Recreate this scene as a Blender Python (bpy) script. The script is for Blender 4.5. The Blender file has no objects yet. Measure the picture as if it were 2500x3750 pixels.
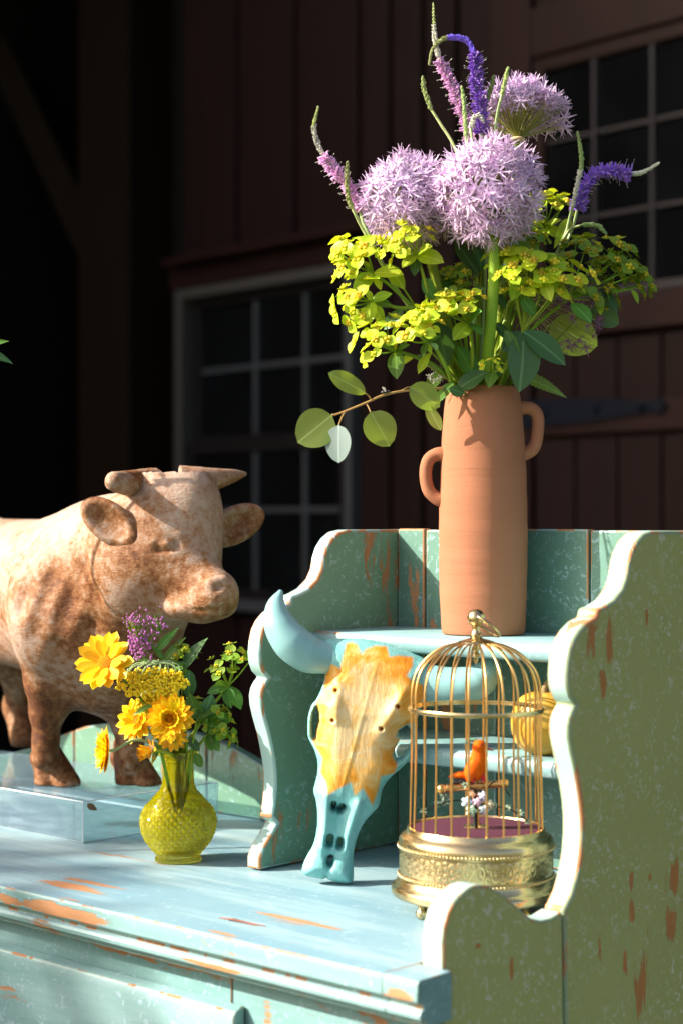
import bpy, bmesh, math, random
import numpy as np
from mathutils import Vector, Matrix
random.seed(7); rng = np.random.default_rng(7)
R_ = math.radians
sc = bpy.context.scene
COL = sc.collection

# ------------------------------------------------------------------ camera, sky, sun, exposure
T = 0.86                                   # height of the dresser top above the ground
CAMZ = T + 0.3711
YAW = 43.0
FPX, UC, VH = 6550.0, 1250.0, 1915.0       # focal length in photo pixels, image centre column, horizon row
cam_d = bpy.data.cameras.new('camera'); cam = bpy.data.objects.new('camera', cam_d); COL.objects.link(cam)
cam.location = (0, 0, CAMZ); cam.rotation_euler = (R_(90), 0, R_(YAW))
cam_d.sensor_fit = 'HORIZONTAL'; cam_d.sensor_width = 24.0; cam_d.lens = 24.0 * FPX / 2500.0
cam_d.shift_y = 40.0 / 2500.0
cam_d.clip_start = 0.05; cam_d.clip_end = 2000
cam_d.dof.use_dof = True; cam_d.dof.focus_distance = 1.90; cam_d.dof.aperture_fstop = 4.5
sc.camera = cam
FV = Vector((-math.sin(R_(YAW)), math.cos(R_(YAW)), 0)); RV = Vector((math.cos(R_(YAW)), math.sin(R_(YAW)), 0))
def FR(F, R, z): return FV * F + RV * R + Vector((0, 0, z))          # distance ahead, distance to the right, height
def pt(u, v, F): return FR(F, (u - UC) / FPX * F, CAMZ + (VH - v) / FPX * F)   # surveyed photo point at a given distance

SUN_E, SUN_F = 31.0, -0.10
sv = Vector(RV * -1.0 + FV * SUN_F); sv.normalize()
sun_dir = sv * math.cos(R_(SUN_E)) + Vector((0, 0, math.sin(R_(SUN_E))))
world = bpy.data.worlds.new('World'); sc.world = world; world.use_nodes = True
wn = world.node_tree; bg = wn.nodes['Background']
sky = wn.nodes.new('ShaderNodeTexSky'); sky.sky_type = 'NISHITA'; sky.sun_disc = False
sky.dust_density = 4.0; sky.ozone_density = 0.4; sky.air_density = 0.8; sky.sun_elevation = R_(SUN_E); sky.sun_rotation = math.atan2(sv.x, sv.y)
wn.links.new(sky.outputs[0], bg.inputs[0]); bg.inputs[1].default_value = 0.125
sun_d = bpy.data.lights.new('sun', 'SUN'); sun_d.energy = 4.8; sun_d.angle = R_(0.5); sun_d.color = (1.0, 0.94, 0.82)
sun = bpy.data.objects.new('sun', sun_d); COL.objects.link(sun); sun.location = (0, 0, 12)
sun.rotation_euler = sun_dir.to_track_quat('Z', 'Y').to_euler()
vs = sc.view_settings; vs.view_transform = 'Standard'; vs.look = 'None'; vs.gamma = 1.0; vs.use_curve_mapping = False
vs.exposure = 1.22
sc.render.engine = 'CYCLES'
cy = sc.cycles; cy.use_denoising = True; cy.max_bounces = 12; cy.transparent_max_bounces = 24
cy.transmission_bounces = 10; cy.caustics_reflective = False; cy.caustics_refractive = False; cy.sample_clamp_indirect = 6

# ------------------------------------------------------------------ materials
class NT:
    def __init__(s, name):
        s.m = bpy.data.materials.new(name); s.m.use_nodes = True
        s.t = s.m.node_tree; s.b = s.t.nodes['Principled BSDF']; s.out = s.t.nodes['Material Output']
    def n(s, k, **p):
        x = s.t.nodes.new('ShaderNode' + k)
        for a, v in p.items(): setattr(x, a, v)
        return x
    def l(s, a, b): s.t.links.new(a, b)
    def coord(s, scale=(1, 1, 1), rand=False):
        c = s.n('TexCoord'); mp = s.n('Mapping'); mp.inputs['Scale'].default_value = scale
        if rand:
            oi = s.n('ObjectInfo'); v = s.n('VectorMath', operation='SCALE'); v.inputs[0].default_value = (13.1, 7.7, 5.3)
            s.l(oi.outputs['Random'], v.inputs['Scale']); s.l(v.outputs[0], mp.inputs['Location'])
        s.l(c.outputs['Object'], mp.inputs[0]); return mp.outputs[0]
    def noise(s, vec, scale, detail=4, rough=.55, dist=0):
        x = s.n('TexNoise'); x.inputs['Scale'].default_value = scale; x.inputs['Detail'].default_value = detail
        x.inputs['Roughness'].default_value = rough; x.inputs['Distortion'].default_value = dist
        s.l(vec, x.inputs['Vector']); return x.outputs['Fac']
    def ramp(s, fac, stops, interp='LINEAR'):
        r = s.n('ValToRGB'); e = r.color_ramp; e.interpolation = interp
        while len(e.elements) < len(stops): e.elements.new(.5)
        for el, (p, c) in zip(e.elements, stops):
            el.position = p; el.color = c if len(c) == 4 else (*c, 1)
        s.l(fac, r.inputs[0]); return r.outputs[0]
    def step(s, fac, a, b): return s.ramp(fac, [(a, (0, 0, 0)), (b, (1, 1, 1))])
    def math(s, op, a, b=None):
        x = s.n('Math', operation=op)
        for i, v in enumerate((a, b)):
            if v is None: continue
            if isinstance(v, (int, float)): x.inputs[i].default_value = v
            else: s.l(v, x.inputs[i])
        return x.outputs[0]
    def mix(s, fac, a, b):
        x = s.n('Mix', data_type='RGBA')
        for i, v in ((0, fac), (6, a), (7, b)):
            if isinstance(v, (int, float)): x.inputs[i].default_value = v
            elif isinstance(v, tuple): x.inputs[i].default_value = (*v[:3], 1)
            else: s.l(v, x.inputs[i])
        return x.outputs[2]
    def col(s, v):
        if isinstance(v, tuple): s.b.inputs['Base Color'].default_value = (*v[:3], 1)
        else: s.l(v, s.b.inputs['Base Color'])
    def set(s, **k):
        for a, v in k.items():
            i = s.b.inputs[a.replace('_', ' ')]
            if isinstance(v, (int, float, tuple)): i.default_value = v
            else: s.l(v, i)
    def bump(s, h, strength=.3, dist=.002):
        b = s.n('Bump'); b.inputs['Strength'].default_value = strength; b.inputs['Distance'].default_value = dist
        s.l(h, b.inputs['Height']); s.l(b.outputs[0], s.b.inputs['Normal'])

def paint_mat(name, c1, c2, fleck, grain, wear=.60, fl=.60, wood=(.40, .17, .065), rough=.42, edge=False, haze=None, patches=(), glen=.22, gain=.17):
    """distressed paint over pine; grain = the axis the wood runs along"""
    m = NT(name)
    st = [1, 1, 1]; st[grain] = .10
    long_ = [1, 1, 1]; long_[grain] = glen
    v0 = m.coord(rand=True); vs_ = m.coord(tuple(st), rand=True); vl = m.coord(tuple(long_), rand=True)
    base = m.mix(m.noise(v0, 9, 5), c1, c2)
    if haze: base = m.mix(m.step(m.noise(vs_, 30, 5), .42, .70), base, haze)
    fn = m.noise(v0, 115, 4, .65, 1.2); fk = m.step(fn, fl, fl + .05)
    fk = m.math('MULTIPLY', fk, m.step(m.noise(v0, 14, 3), .32, .54))
    base = m.mix(m.math('MULTIPLY', fk, .85), base, fleck)
    w1 = m.noise(vl, 38, 10, .72, .4); w2 = m.noise(v0, 5.2, 2)
    wsum = m.math('ADD', m.math('MULTIPLY', w1, .62), m.math('MULTIPLY', w2, .38))
    if patches:
        pc = m.n('TexCoord').outputs['Object']; tot = None
        for (c, r) in patches:
            sb = m.n('VectorMath', operation='SUBTRACT'); m.l(pc, sb.inputs[0]); sb.inputs[1].default_value = c
            ml = m.n('VectorMath', operation='DIVIDE'); m.l(sb.outputs[0], ml.inputs[0]); ml.inputs[1].default_value = r
            ln = m.n('VectorMath', operation='LENGTH'); m.l(ml.outputs[0], ln.inputs[0])
            q = m.math('MAXIMUM', m.math('SUBTRACT', 1.0, ln.outputs['Value']), 0.0); tot = q if tot is None else m.math('ADD', tot, q)
        wsum = m.math('ADD', wsum, m.math('MULTIPLY', m.math('MINIMUM', tot, .7), gain))
    if edge: mask = m.step(m.noise(vl, 42, 6, .6), .50, .53)
    else: mask = m.step(wsum, wear, wear + .012)
    g = m.noise(vs_, 420, 4, .6); g2 = m.noise(vs_, 90, 3)
    wd = m.mix(g, tuple(x * .45 for x in wood), tuple(min(1, x * 1.35) for x in wood))
    wd = m.mix(m.math('MULTIPLY', g2, .5), wd, (.62, .33, .16))
    m.col(m.mix(mask, base, wd))
    m.set(Roughness=m.ramp(mask, [(0, (rough,) * 3), (1, (.7,) * 3)]))
    hgt = m.math('ADD', m.math('MULTIPLY', m.math('SUBTRACT', 1.0, mask), .7), m.math('MULTIPLY', fn, .25))
    hgt = m.math('ADD', hgt, m.math('MULTIPLY', g, .25))
    m.bump(hgt, .5, .0012)
    return m.m
def side_patch(u, v, ru, rv):
    k = (u - UC) / FPX; F = -.953 / (-math.sin(R_(YAW)) + math.cos(R_(YAW)) * k); y = (math.cos(R_(YAW)) + math.sin(R_(YAW)) * k) * F
    return ((-.953, y, CAMZ + (VH - v) / FPX * F), (.05, ru / FPX * F * 1.45 * 1.6, rv / FPX * F * 1.7))
OLP = [side_patch(1400 + x * .8077, 1850 + y * .8077, a, b) for x, y, a, b in ((1025, 640, 12, 60), (1000, 815, 20, 60), (1195, 510, 14, 45), (1130, 1110, 14, 42), (1325, 1680, 22, 60), (1105, 2080, 24, 70), (1170, 2230, 44, 110), (985, 2080, 14, 140), (1310, 1900, 22, 60), (585, 2100, 9, 45), (1130, 1850, 14, 40), (945, 1800, 12, 25), (1210, 1690, 8, 16), (430, 2000, 14, 12), (1130, 1700, 10, 30), (1150, 1400, 10, 18))]
XPT = [((-1.46, 1.10, T - .012), (.20, .03, .010)), ((-1.30, 1.136, T - .048), (.16, .02, .012)), ((-1.62, 1.12, T - .078), (.20, .02, .008)), ((-1.50, 1.12, T - .115), (.07, .02, .020)), ((-1.60, 1.12, T - .11), (.03, .02, .018)), ((-.965, 1.10, T - .022), (.035, .05, .022)), ((-1.15, 1.136, T - .085), (.012, .02, .035)), ((-1.20, 1.105, T - .03), (.12, .03, .004)), ((-1.18, 1.412, T + .252), (.12, .01, .003)), ((-1.1, 1.412, T + .138), (.25, .006, .0035))]
TPT = [((-1.17, 1.19, T), (.10, .030, .01)), ((-1.30, 1.24, T), (.06, .020, .01)), ((-1.45, 1.15, T), (.09, .012, .01)), ((-1.08, 1.13, T), (.10, .012, .01)), ((-1.25, 1.108, T), (.25, .010, .006))]
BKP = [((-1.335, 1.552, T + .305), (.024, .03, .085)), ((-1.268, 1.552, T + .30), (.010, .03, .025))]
AQ1, AQ2, FLK = (.30, .52, .50), (.24, .44, .42), (.50, .66, .80)
M = {}
M['aqua_v'] = paint_mat('aqua_paint_vertical', (.155, .295, .195), (.105, .23, .16), (.31, .44, .45), 2, .590, .575, wood=(.34, .13, .045))
M['aqua_back_shade'] = paint_mat('aqua_paint_shaded_back_boards', (.125, .245, .185), (.085, .19, .15), (.30, .43, .47), 2, .615, .565, patches=BKP)  # darker aqua copy: shade of the hutch interior put into the colour
M['aqua_x'] = paint_mat('aqua_paint_lengthwise', (.19, .34, .32), (.14, .275, .29), (.34, .47, .53), 0, .592, .58, haze=(.26, .40, .41), patches=XPT)
M['aqua_top'] = paint_mat('aqua_paint_top', (.215, .345, .375), (.125, .245, .325), (.36, .46, .53), 0, .610, .60, haze=(.33, .45, .47), rough=.42, patches=TPT, glen=.07, gain=.11)
M['aqua_edge'] = paint_mat('worn_board_edge', (.31, .44, .40), (.26, .39, .36), (.6, .74, .8), 2, .6, .62, edge=True)
M['aqua_pale'] = paint_mat('pale_aqua_edge_paint', (.38, .53, .48), (.31, .47, .43), (.50, .62, .66), 2, .597, .62)
M['olive'] = paint_mat('olive_side_paint', (.46, .46, .17), (.38, .385, .14), (.62, .61, .46), 2, .600, .555, wood=(.52, .18, .035), patches=OLP)  # olive tone for the outer side boards, worn through in patches
M['olive_edge'] = paint_mat('olive_worn_edge', (.30, .36, .22), (.26, .32, .18), (.4, .44, .36), 2, .6, .62, edge=True, wood=(.5, .2, .07))

def simple(name, c, rough=.5, metal=0., var=None, vscale=20, bump=None, spec=None, stretch=(1, 1, 1), rand=True, bs=60, bd=.001, sheen=0):
    m = NT(name); v = m.coord(stretch, rand=rand)
    if var: m.col(m.mix(m.noise(v, vscale, 5), c, var))
    else: m.col(c)
    m.set(Roughness=rough, Metallic=metal)
    if spec is not None: m.set(Specular_IOR_Level=spec)
    if sheen: m.set(Sheen_Weight=sheen)
    if bump: m.bump(m.noise(v, bs, 5), bump, bd)
    return m.m
def leaf_mat(name, c, c2, trans=.35, rough=.42, tcol=None, vscale=60, rib=0):
    m = NT(name); v = m.coord(rand=True)
    base = m.mix(m.noise(v, vscale, 4), c, c2)
    if rib:
        pc = m.n('TexCoord').outputs['Object']; sx = m.n('SeparateXYZ'); m.l(pc, sx.inputs[0]); ax_ = m.math('ABSOLUTE', sx.outputs[0])
        r1 = m.ramp(ax_, [(0, (1, 1, 1)), (.016, (.7,) * 3), (.024, (0, 0, 0))])
        sv2 = m.math('SINE', m.math('MULTIPLY', m.math('SUBTRACT', sx.outputs[1], m.math('MULTIPLY', ax_, .9)), 55.0)); r2 = m.step(sv2, .90, 1.0)
        base = m.mix(m.math('MULTIPLY', m.math('MAXIMUM', r1, m.math('MULTIPLY', r2, .05)), rib), base, tuple(min(1, x * 2.0 + .05) for x in c2))
    m.col(base)
    oi = m.n('ObjectInfo'); hs = m.n('HueSaturation')
    m.l(m.math('ADD', m.math('MULTIPLY', oi.outputs['Random'], .5), .75), hs.inputs['Value']); m.l(base, hs.inputs['Color']); m.l(m.math('ADD', m.math('MULTIPLY', m.math('FRACT', m.math('MULTIPLY', oi.outputs['Random'], 7.13)), .045), .4775), hs.inputs['Hue'])
    m.l(hs.outputs[0], m.b.inputs['Base Color']); m.set(Roughness=rough, Specular_IOR_Level=.28)
    tr = m.n('BsdfTranslucent'); mx = m.n('MixShader'); mx.inputs[0].default_value = trans
    if tcol: tr.inputs[0].default_value = (*tcol, 1)
    else: m.l(hs.outputs[0], tr.inputs[0])
    m.l(m.b.outputs[0], mx.inputs[1]); m.l(tr.outputs[0], mx.inputs[2]); m.l(mx.outputs[0], m.out.inputs[0])
    return m.m

# ------------------------------------------------------------------ object helpers
def tag(o, label=None, cat=None, group=None, kind=None):
    if label: o['label'] = label
    if cat: o['category'] = cat
    if group: o['group'] = group
    if kind: o['kind'] = kind
    return o
def link(o, parent=None):
    COL.objects.link(o)
    if parent is not None: o.parent = parent
    return o
def thing(name, loc, label, cat, group=None):
    o = bpy.data.objects.new(name, None); o.empty_display_size = .05; o.location = loc
    return tag(link(o), label, cat, group)
def world_loc(p):
    v = Vector((0, 0, 0))
    while p is not None: v = v + Vector(p.location); p = p.parent
    return v
def mesh(name, verts, faces, smooth=None):
    me = bpy.data.meshes.new(name); me.from_pydata([tuple(v) for v in verts], [], [tuple(f) for f in faces]); me.update()
    if smooth is not None:
        me.shade_smooth()
        if smooth < 179: me.set_sharp_from_angle(angle=R_(smooth))
    return me
def put(name, me, mats, parent=None, mat4=None):
    """link a mesh whose coordinates are world coordinates (or mat4 places it) under parent"""
    if not me.materials:
        for k in (mats if isinstance(mats, (list, tuple)) else [mats]): me.materials.append(k)
    o = bpy.data.objects.new(name, me)
    link(o, parent)
    off = world_loc(parent) if parent is not None else Vector((0, 0, 0))
    if mat4 is not None:
        if parent is not None: mat4 = Matrix.Translation(-off) @ mat4
        o.matrix_basis = mat4
    else: o.location = -off
    return o
def recenter(o):
    """move a top-level mesh object's origin to its own base"""
    me = o.data; co = np.empty(len(me.vertices) * 3); me.vertices.foreach_get('co', co); co = co.reshape(-1, 3)
    c = (co.min(0) + co.max(0)) / 2; c[2] = co[:, 2].min()
    me.vertices.foreach_set('co', (co - c).ravel()); me.update(); o.location = Vector(o.location) + Vector(c); return o
def bevel(o, w, seg=2, mat=None, ang=35):
    b = o.modifiers.new('bevel', 'BEVEL'); b.width = w; b.segments = seg; b.limit_method = 'ANGLE'; b.angle_limit = R_(ang)
    if mat is not None: b.material = mat
    return o
def box_mesh(name, lo, hi):
    (a, b, c), (d, e, f) = lo, hi
    v = [(a, b, c), (d, b, c), (d, e, c), (a, e, c), (a, b, f), (d, b, f), (d, e, f), (a, e, f)]
    return mesh(name, v, [(0, 3, 2, 1), (4, 5, 6, 7), (0, 1, 5, 4), (1, 2, 6, 5), (2, 3, 7, 6), (3, 0, 4, 7)])
def crom(P, n=6, closed=False):
    P = [np.array(p, float) for p in P]; out = []
    N = len(P); rngi = range(N if closed else N - 1)
    for i in rngi:
        p1, p2 = P[i], P[(i + 1) % N]
        p0 = P[i - 1] if (i > 0 or closed) else 2 * p1 - p2
        p3 = P[(i + 2) % N] if (i + 2 < N or closed) else 2 * p2 - p1
        for k in range(n):
            t = k / n
            out.append(.5 * ((2 * p1) + (-p0 + p2) * t + (2 * p0 - 5 * p1 + 4 * p2 - p3) * t * t + (-p0 + 3 * p1 - 3 * p2 + p3) * t ** 3))
    if not closed: out.append(P[-1])
    return out
def tube_data(P, rad, seg=8, cap=True, flat=1.0):
    """verts, faces of a tube along P; rad number or list"""
    P = [np.array(p, float) for p in P]; n = len(P)
    if not hasattr(rad, '__len__'): rad = [rad] * n
    elif len(rad) != n: rad = np.interp(np.linspace(0, 1, n), np.linspace(0, 1, len(rad)), rad)
    V, Fs = [], []; u = None
    for i in range(n):
        t = P[min(i + 1, n - 1)] - P[max(i - 1, 0)]; t = t / (np.linalg.norm(t) + 1e-12)
        if u is None:
            h = np.array([0, 0, 1.]) if abs(t[2]) < .9 else np.array([1., 0, 0]); u = np.cross(h, t)
        u = u - t * np.dot(u, t); u /= np.linalg.norm(u) + 1e-12; w = np.cross(t, u)
        for k in range(seg):
            a = 2 * math.pi * k / seg
            V.append(P[i] + rad[i] * (math.cos(a) * u + flat * math.sin(a) * w))
    for i in range(n - 1):
        for k in range(seg):
            a, b = i * seg + k, i * seg + (k + 1) % seg
            Fs.append((a, b, b + seg, a + seg))
    if cap:
        Fs.append(tuple(range(seg))[::-1]); Fs.append(tuple(range((n - 1) * seg, n * seg)))
    return V, Fs
def tube(name, P, rad, mat, parent=None, seg=8, flat=1.0):
    return put(name, mesh(name, *tube_data(P, rad, seg, flat=flat), smooth=60), mat, parent)
def lathe_mesh(name, prof, seg, fn=None, smooth=40, center=(0, 0, 0)):
    V, Fs = [], []; n = len(prof)
    for i, (r, z) in enumerate(prof):
        for k in range(seg):
            a = 2 * math.pi * k / seg; rr, zz = (r, z) if fn is None else fn(r, z, a)
            V.append((center[0] + rr * math.cos(a), center[1] + rr * math.sin(a), center[2] + zz))
    for i in range(n - 1):
        for k in range(seg):
            a, b = i * seg + k, i * seg + (k + 1) % seg; Fs.append((a, b, b + seg, a + seg))
    return mesh(name, V, Fs, smooth=smooth)
def sphere_data(c, r, nu=8, nv=6, sq=(1, 1, 1)):
    V = [(c[0], c[1], c[2] - r * sq[2])]; Fs = []
    for i in range(1, nv):
        th = math.pi * i / nv
        for k in range(nu):
            a = 2 * math.pi * k / nu
            V.append((c[0] + r * sq[0] * math.sin(th) * math.cos(a), c[1] + r * sq[1] * math.sin(th) * math.sin(a), c[2] - r * sq[2] * math.cos(th)))
    V.append((c[0], c[1], c[2] + r * sq[2])); L = len(V) - 1
    for k in range(nu): Fs.append((0, 1 + (k + 1) % nu, 1 + k)); Fs.append((L, L - nu + k, L - nu + (k + 1) % nu))
    for i in range(nv - 2):
        for k in range(nu):
            a, b = 1 + i * nu + k, 1 + i * nu + (k + 1) % nu; Fs.append((a, b, b + nu, a + nu))
    return V, Fs
class MB:
    def __init__(s): s.V, s.F = [], []
    def add(s, d, mat4=None):
        o = len(s.V); V, Fs = d
        if mat4 is not None: V = [tuple(mat4 @ Vector(v)) for v in V]
        s.V += [tuple(v) for v in V]; s.F += [tuple(i + o for i in f) for f in Fs]; return s
    def me(s, name, smooth=60): return mesh(name, s.V, s.F, smooth)
def orient(loc, d, up=(0, 0, 1), s=1.0):
    """matrix with local Y along d, local Z near up"""
    y = Vector(d).normalized(); z = Vector(up); z = z - y * z.dot(y)
    if z.length < 1e-4: z = Vector((1, 0, 0)) - y * y.x
    z.normalize(); x = y.cross(z)
    m = Matrix((x, y, z)).transposed().to_4x4(); m.translation = Vector(loc)
    return m @ Matrix.Diagonal((*( (s,) * 3 if isinstance(s, (int, float)) else s), 1))
def extrude_poly(name, pts, axis, a, b, smooth=30):
    """polygon pts in the two other axes, extruded from a to b along axis (0 x, 1 y, 2 z)"""
    n = len(pts); V = []
    for e in (a, b):
        for p in pts:
            q = [0, 0, 0]; o = [i for i in range(3) if i != axis]; q[o[0]], q[o[1]] = p; q[axis] = e; V.append(q)
    Fs = [tuple(range(n)), tuple(range(n, 2 * n))[::-1]] + [((i + 1) % n, i, i + n, (i + 1) % n + n) for i in range(n)]
    bm = bmesh.new(); bv = [bm.verts.new(v) for v in V]
    for f in Fs: bm.faces.new([bv[i] for i in f])
    bmesh.ops.recalc_face_normals(bm, faces=bm.faces)
    me = bpy.data.meshes.new(name); bm.to_mesh(me); bm.free()
    me.shade_smooth(); me.set_sharp_from_angle(angle=R_(smooth)); return me
# ---- signed-distance modelling: smooth unions meshed with surface nets
def surface_nets(fn, lo, hi, h):
    ax = [np.arange(lo[i], hi[i] + h, h, dtype=np.float32) for i in range(3)]
    X, Y, Z = np.meshgrid(*ax, indexing='ij'); D = fn(X, Y, Z).astype(np.float32); S = D < 0
    n = np.array(D.shape)
    c = np.zeros(n - 1, np.int8)
    for i in (0, 1):
        for j in (0, 1):
            for k in (0, 1): c += S[i:n[0] - 1 + i, j:n[1] - 1 + j, k:n[2] - 1 + k]
    act = (c > 0) & (c < 8); I = np.argwhere(act); idx = -np.ones(n - 1, np.int64); idx[act] = np.arange(len(I))
    acc = np.zeros((len(I), 3)); cnt = np.zeros(len(I))
    off = [(i, j, k) for i in (0, 1) for j in (0, 1) for k in (0, 1)]
    for a in off:
        for b in off:
            if sum(b) - sum(a) == 1 and all(y >= x for x, y in zip(a, b)):
                da = D[I[:, 0] + a[0], I[:, 1] + a[1], I[:, 2] + a[2]]; db = D[I[:, 0] + b[0], I[:, 1] + b[1], I[:, 2] + b[2]]
                m = (da < 0) != (db < 0); t = np.where(m, da / np.where(m, da - db, 1), 0)[:, None]
                acc += np.where(m[:, None], np.array(a) + t * (np.array(b) - np.array(a)), 0); cnt += m
    V = np.array(lo) + (I + acc / cnt[:, None]) * h
    Q = []
    for d in range(3):
        e1, e2 = [(1, 2), (2, 0), (0, 1)][d]
        sl0 = [slice(None)] * 3; sl1 = [slice(None)] * 3; sl0[d] = slice(0, -1); sl1[d] = slice(1, None)
        ch = S[tuple(sl0)] != S[tuple(sl1)]; E = np.argwhere(ch); E = E[(E[:, e1] > 0) & (E[:, e2] > 0) & (E[:, e1] < n[e1] - 1) & (E[:, e2] < n[e2] - 1)]
        def cell(p, q):
            e = E.copy(); e[:, e1] -= p; e[:, e2] -= q; return idx[e[:, 0], e[:, 1], e[:, 2]]
        q = np.stack([cell(1, 1), cell(0, 1), cell(0, 0), cell(1, 0)], 1)
        ins = S[E[:, 0], E[:, 1], E[:, 2]]; q[~ins] = q[~ins][:, ::-1]; Q.append(q)
    return V, np.concatenate(Q)
def np_mesh(name, V, Q, smooth=180):
    me = bpy.data.meshes.new(name); me.vertices.add(len(V)); me.vertices.foreach_set('co', np.asarray(V, np.float32).ravel())
    me.loops.add(Q.size); me.loops.foreach_set('vertex_index', Q.astype(np.int32).ravel())
    me.polygons.add(len(Q)); me.polygons.foreach_set('loop_start', np.arange(0, Q.size, 4, dtype=np.int32))
    me.polygons.foreach_set('loop_total', np.full(len(Q), 4, np.int32)); me.update(calc_edges=True); me.validate(); me.shade_smooth(); return me
def smin(a, b, k):
    h = np.clip(.5 + .5 * (b - a) / k, 0, 1); return b + (a - b) * h - k * h * (1 - h)
def ell(X, Y, Z, c, r, rz=0.0, ry=0.0):
    x, y, z = X - c[0], Y - c[1], Z - c[2]
    if rz: ca, sa = math.cos(rz), math.sin(rz); x, y = ca * x + sa * y, -sa * x + ca * y
    if ry: ca, sa = math.cos(ry), math.sin(ry); x, z = ca * x + sa * z, -sa * x + ca * z
    k0 = np.sqrt((x / r[0]) ** 2 + (y / r[1]) ** 2 + (z / r[2]) ** 2) + 1e-9
    k1 = np.sqrt((x / r[0] ** 2) ** 2 + (y / r[1] ** 2) ** 2 + (z / r[2] ** 2) ** 2) + 1e-9
    return k0 * (k0 - 1) / k1
def caps(X, Y, Z, a, b, ra, rb):
    a, b = np.array(a, np.float32), np.array(b, np.float32); d = b - a; L = float(d @ d) + 1e-12
    t = np.clip(((X - a[0]) * d[0] + (Y - a[1]) * d[1] + (Z - a[2]) * d[2]) / L, 0, 1)
    return np.sqrt((X - a[0] - t * d[0]) ** 2 + (Y - a[1] - t * d[1]) ** 2 + (Z - a[2] - t * d[2]) ** 2) - (ra + (rb - ra) * t)
def poly_sd(X, Y, P):
    P = np.array(P, float); d = np.full(X.shape, 1e9); s = np.zeros(X.shape, bool)
    for i in range(len(P)):
        a, b = P[i], P[i - 1]; ex, ey = b - a; wx, wy = X - a[0], Y - a[1]
        t = np.clip((wx * ex + wy * ey) / (ex * ex + ey * ey + 1e-12), 0, 1)
        d = np.minimum(d, (wx - ex * t) ** 2 + (wy - ey * t) ** 2)
        c = ((a[1] <= Y) & (b[1] > Y)) | ((b[1] <= Y) & (a[1] > Y))
        with np.errstate(divide='ignore', invalid='ignore'):
            xi = a[0] + (Y - a[1]) / (ey if ey else 1e-12) * ex
        s ^= c & (X < xi)
    return np.where(s, -1, 1) * np.sqrt(d)
def vframe(F, R, z):
    """matrix of a local frame (x right, y away, z up) seen along the camera's heading, at a place"""
    m = Matrix((RV, FV, Vector((0, 0, 1)))).transposed().to_4x4(); m.translation = FR(F, R, z); return m
# ------------------------------------------------------------------ ground
g = NT('lawn'); gv = g.coord()
g.col(g.mix(g.noise(gv, 3, 6), g.mix(g.noise(gv, 60, 4), (.05, .085, .02), (.10, .14, .035)), (.12, .12, .05))); g.set(Roughness=.9)
g.bump(g.noise(gv, 90, 5), .6, .03)
gr = put('ground', mesh('ground', [(-600, -600, 0), (600, -600, 0), (600, 600, 0), (-600, 600, 0)], [(0, 1, 2, 3)]), g.m)
tag(gr, kind='structure')

# ------------------------------------------------------------------ barn (own frame: a along the wall to the right, b towards the barn)
CB, SB = math.cos(R_(41)), math.sin(R_(41))
def BW(a, b, z): return FR(-CB * a + SB * b, SB * a + CB * b, z)
def on_wall(u, v, b):
    k = (u - UC) / FPX; F = b / (SB + CB * k); return -CB * F + SB * k * F, CAMZ + (VH - v) / FPX * F
M['barn'] = simple('barn_stained_boards', (.022, .0085, .0080), .5, var=(.008, .0035, .0033), vscale=9, stretch=(4, 4, .25), bump=.4, bs=40, bd=.004, spec=.12)
M['barn_trim'] = simple('barn_brown_trim', (.030, .0105, .0095), .45, var=(.014, .0055, .005), vscale=8, stretch=(1, 1, .4), bump=.2, bs=40, bd=.003, spec=.15)
M['barn_dark'] = simple('barn_dark_timber', (.011, .0085, .0075), .9, var=(.006, .0048, .0042), spec=.05)
M['post'] = simple('barn_post_timber', (.022, .013, .007), .9, var=(.012, .007, .004), vscale=14, stretch=(3, 3, .3), spec=.05)
M['mull'] = simple('grey_window_paint', (.055, .058, .064), .5, var=(.042, .044, .05))
M['mull_d'] = simple('dull_door_muntin_paint', (.019, .014, .019), .5, var=(.011, .008, .011))
M['trimgrey'] = simple('weathered_grey_trim', (.055, .048, .042), .6, var=(.038, .033, .03))
M['sash'] = simple('dark_sash_paint', (.014, .010, .011), .5, var=(.009, .0065, .007), spec=.15)
M['iron'] = simple('black_iron', (.0045, .0065, .013), .6, metal=0, spec=.1, var=(.007, .009, .017))
gl = NT('window_glass'); gl.t.nodes.remove(gl.b)
ga = gl.n('BsdfTransparent'); ga.inputs[0].default_value = (.55, .58, .58, 1); gb = gl.n('BsdfGlossy'); gb.inputs['Roughness'].default_value = .03
fr = gl.n('LayerWeight'); fr.inputs[0].default_value = .5; gm = gl.n('MixShader')
gl.l(gl.math('ADD', gl.math('MULTIPLY', gl.math('POWER', fr.outputs['Facing'], 4.0), .5), .04), gm.inputs[0]); gl.l(ga.outputs[0], gm.inputs[1]); gl.l(gb.outputs[0], gm.inputs[2]); gd = gl.n('BsdfDiffuse'); gd.inputs[0].default_value = (.24, .25, .28, 1); gx_ = gl.n('MixShader'); gl.l(gl.math('ADD', gl.math('MULTIPLY', gl.noise(gl.coord(rand=True), 5, 5), .03), .002), gx_.inputs[0]); gl.l(gm.outputs[0], gx_.inputs[1]); gl.l(gd.outputs[0], gx_.inputs[2]); gl.l(gx_.outputs[0], gl.out.inputs[0]); M['glass'] = gl.m

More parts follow.
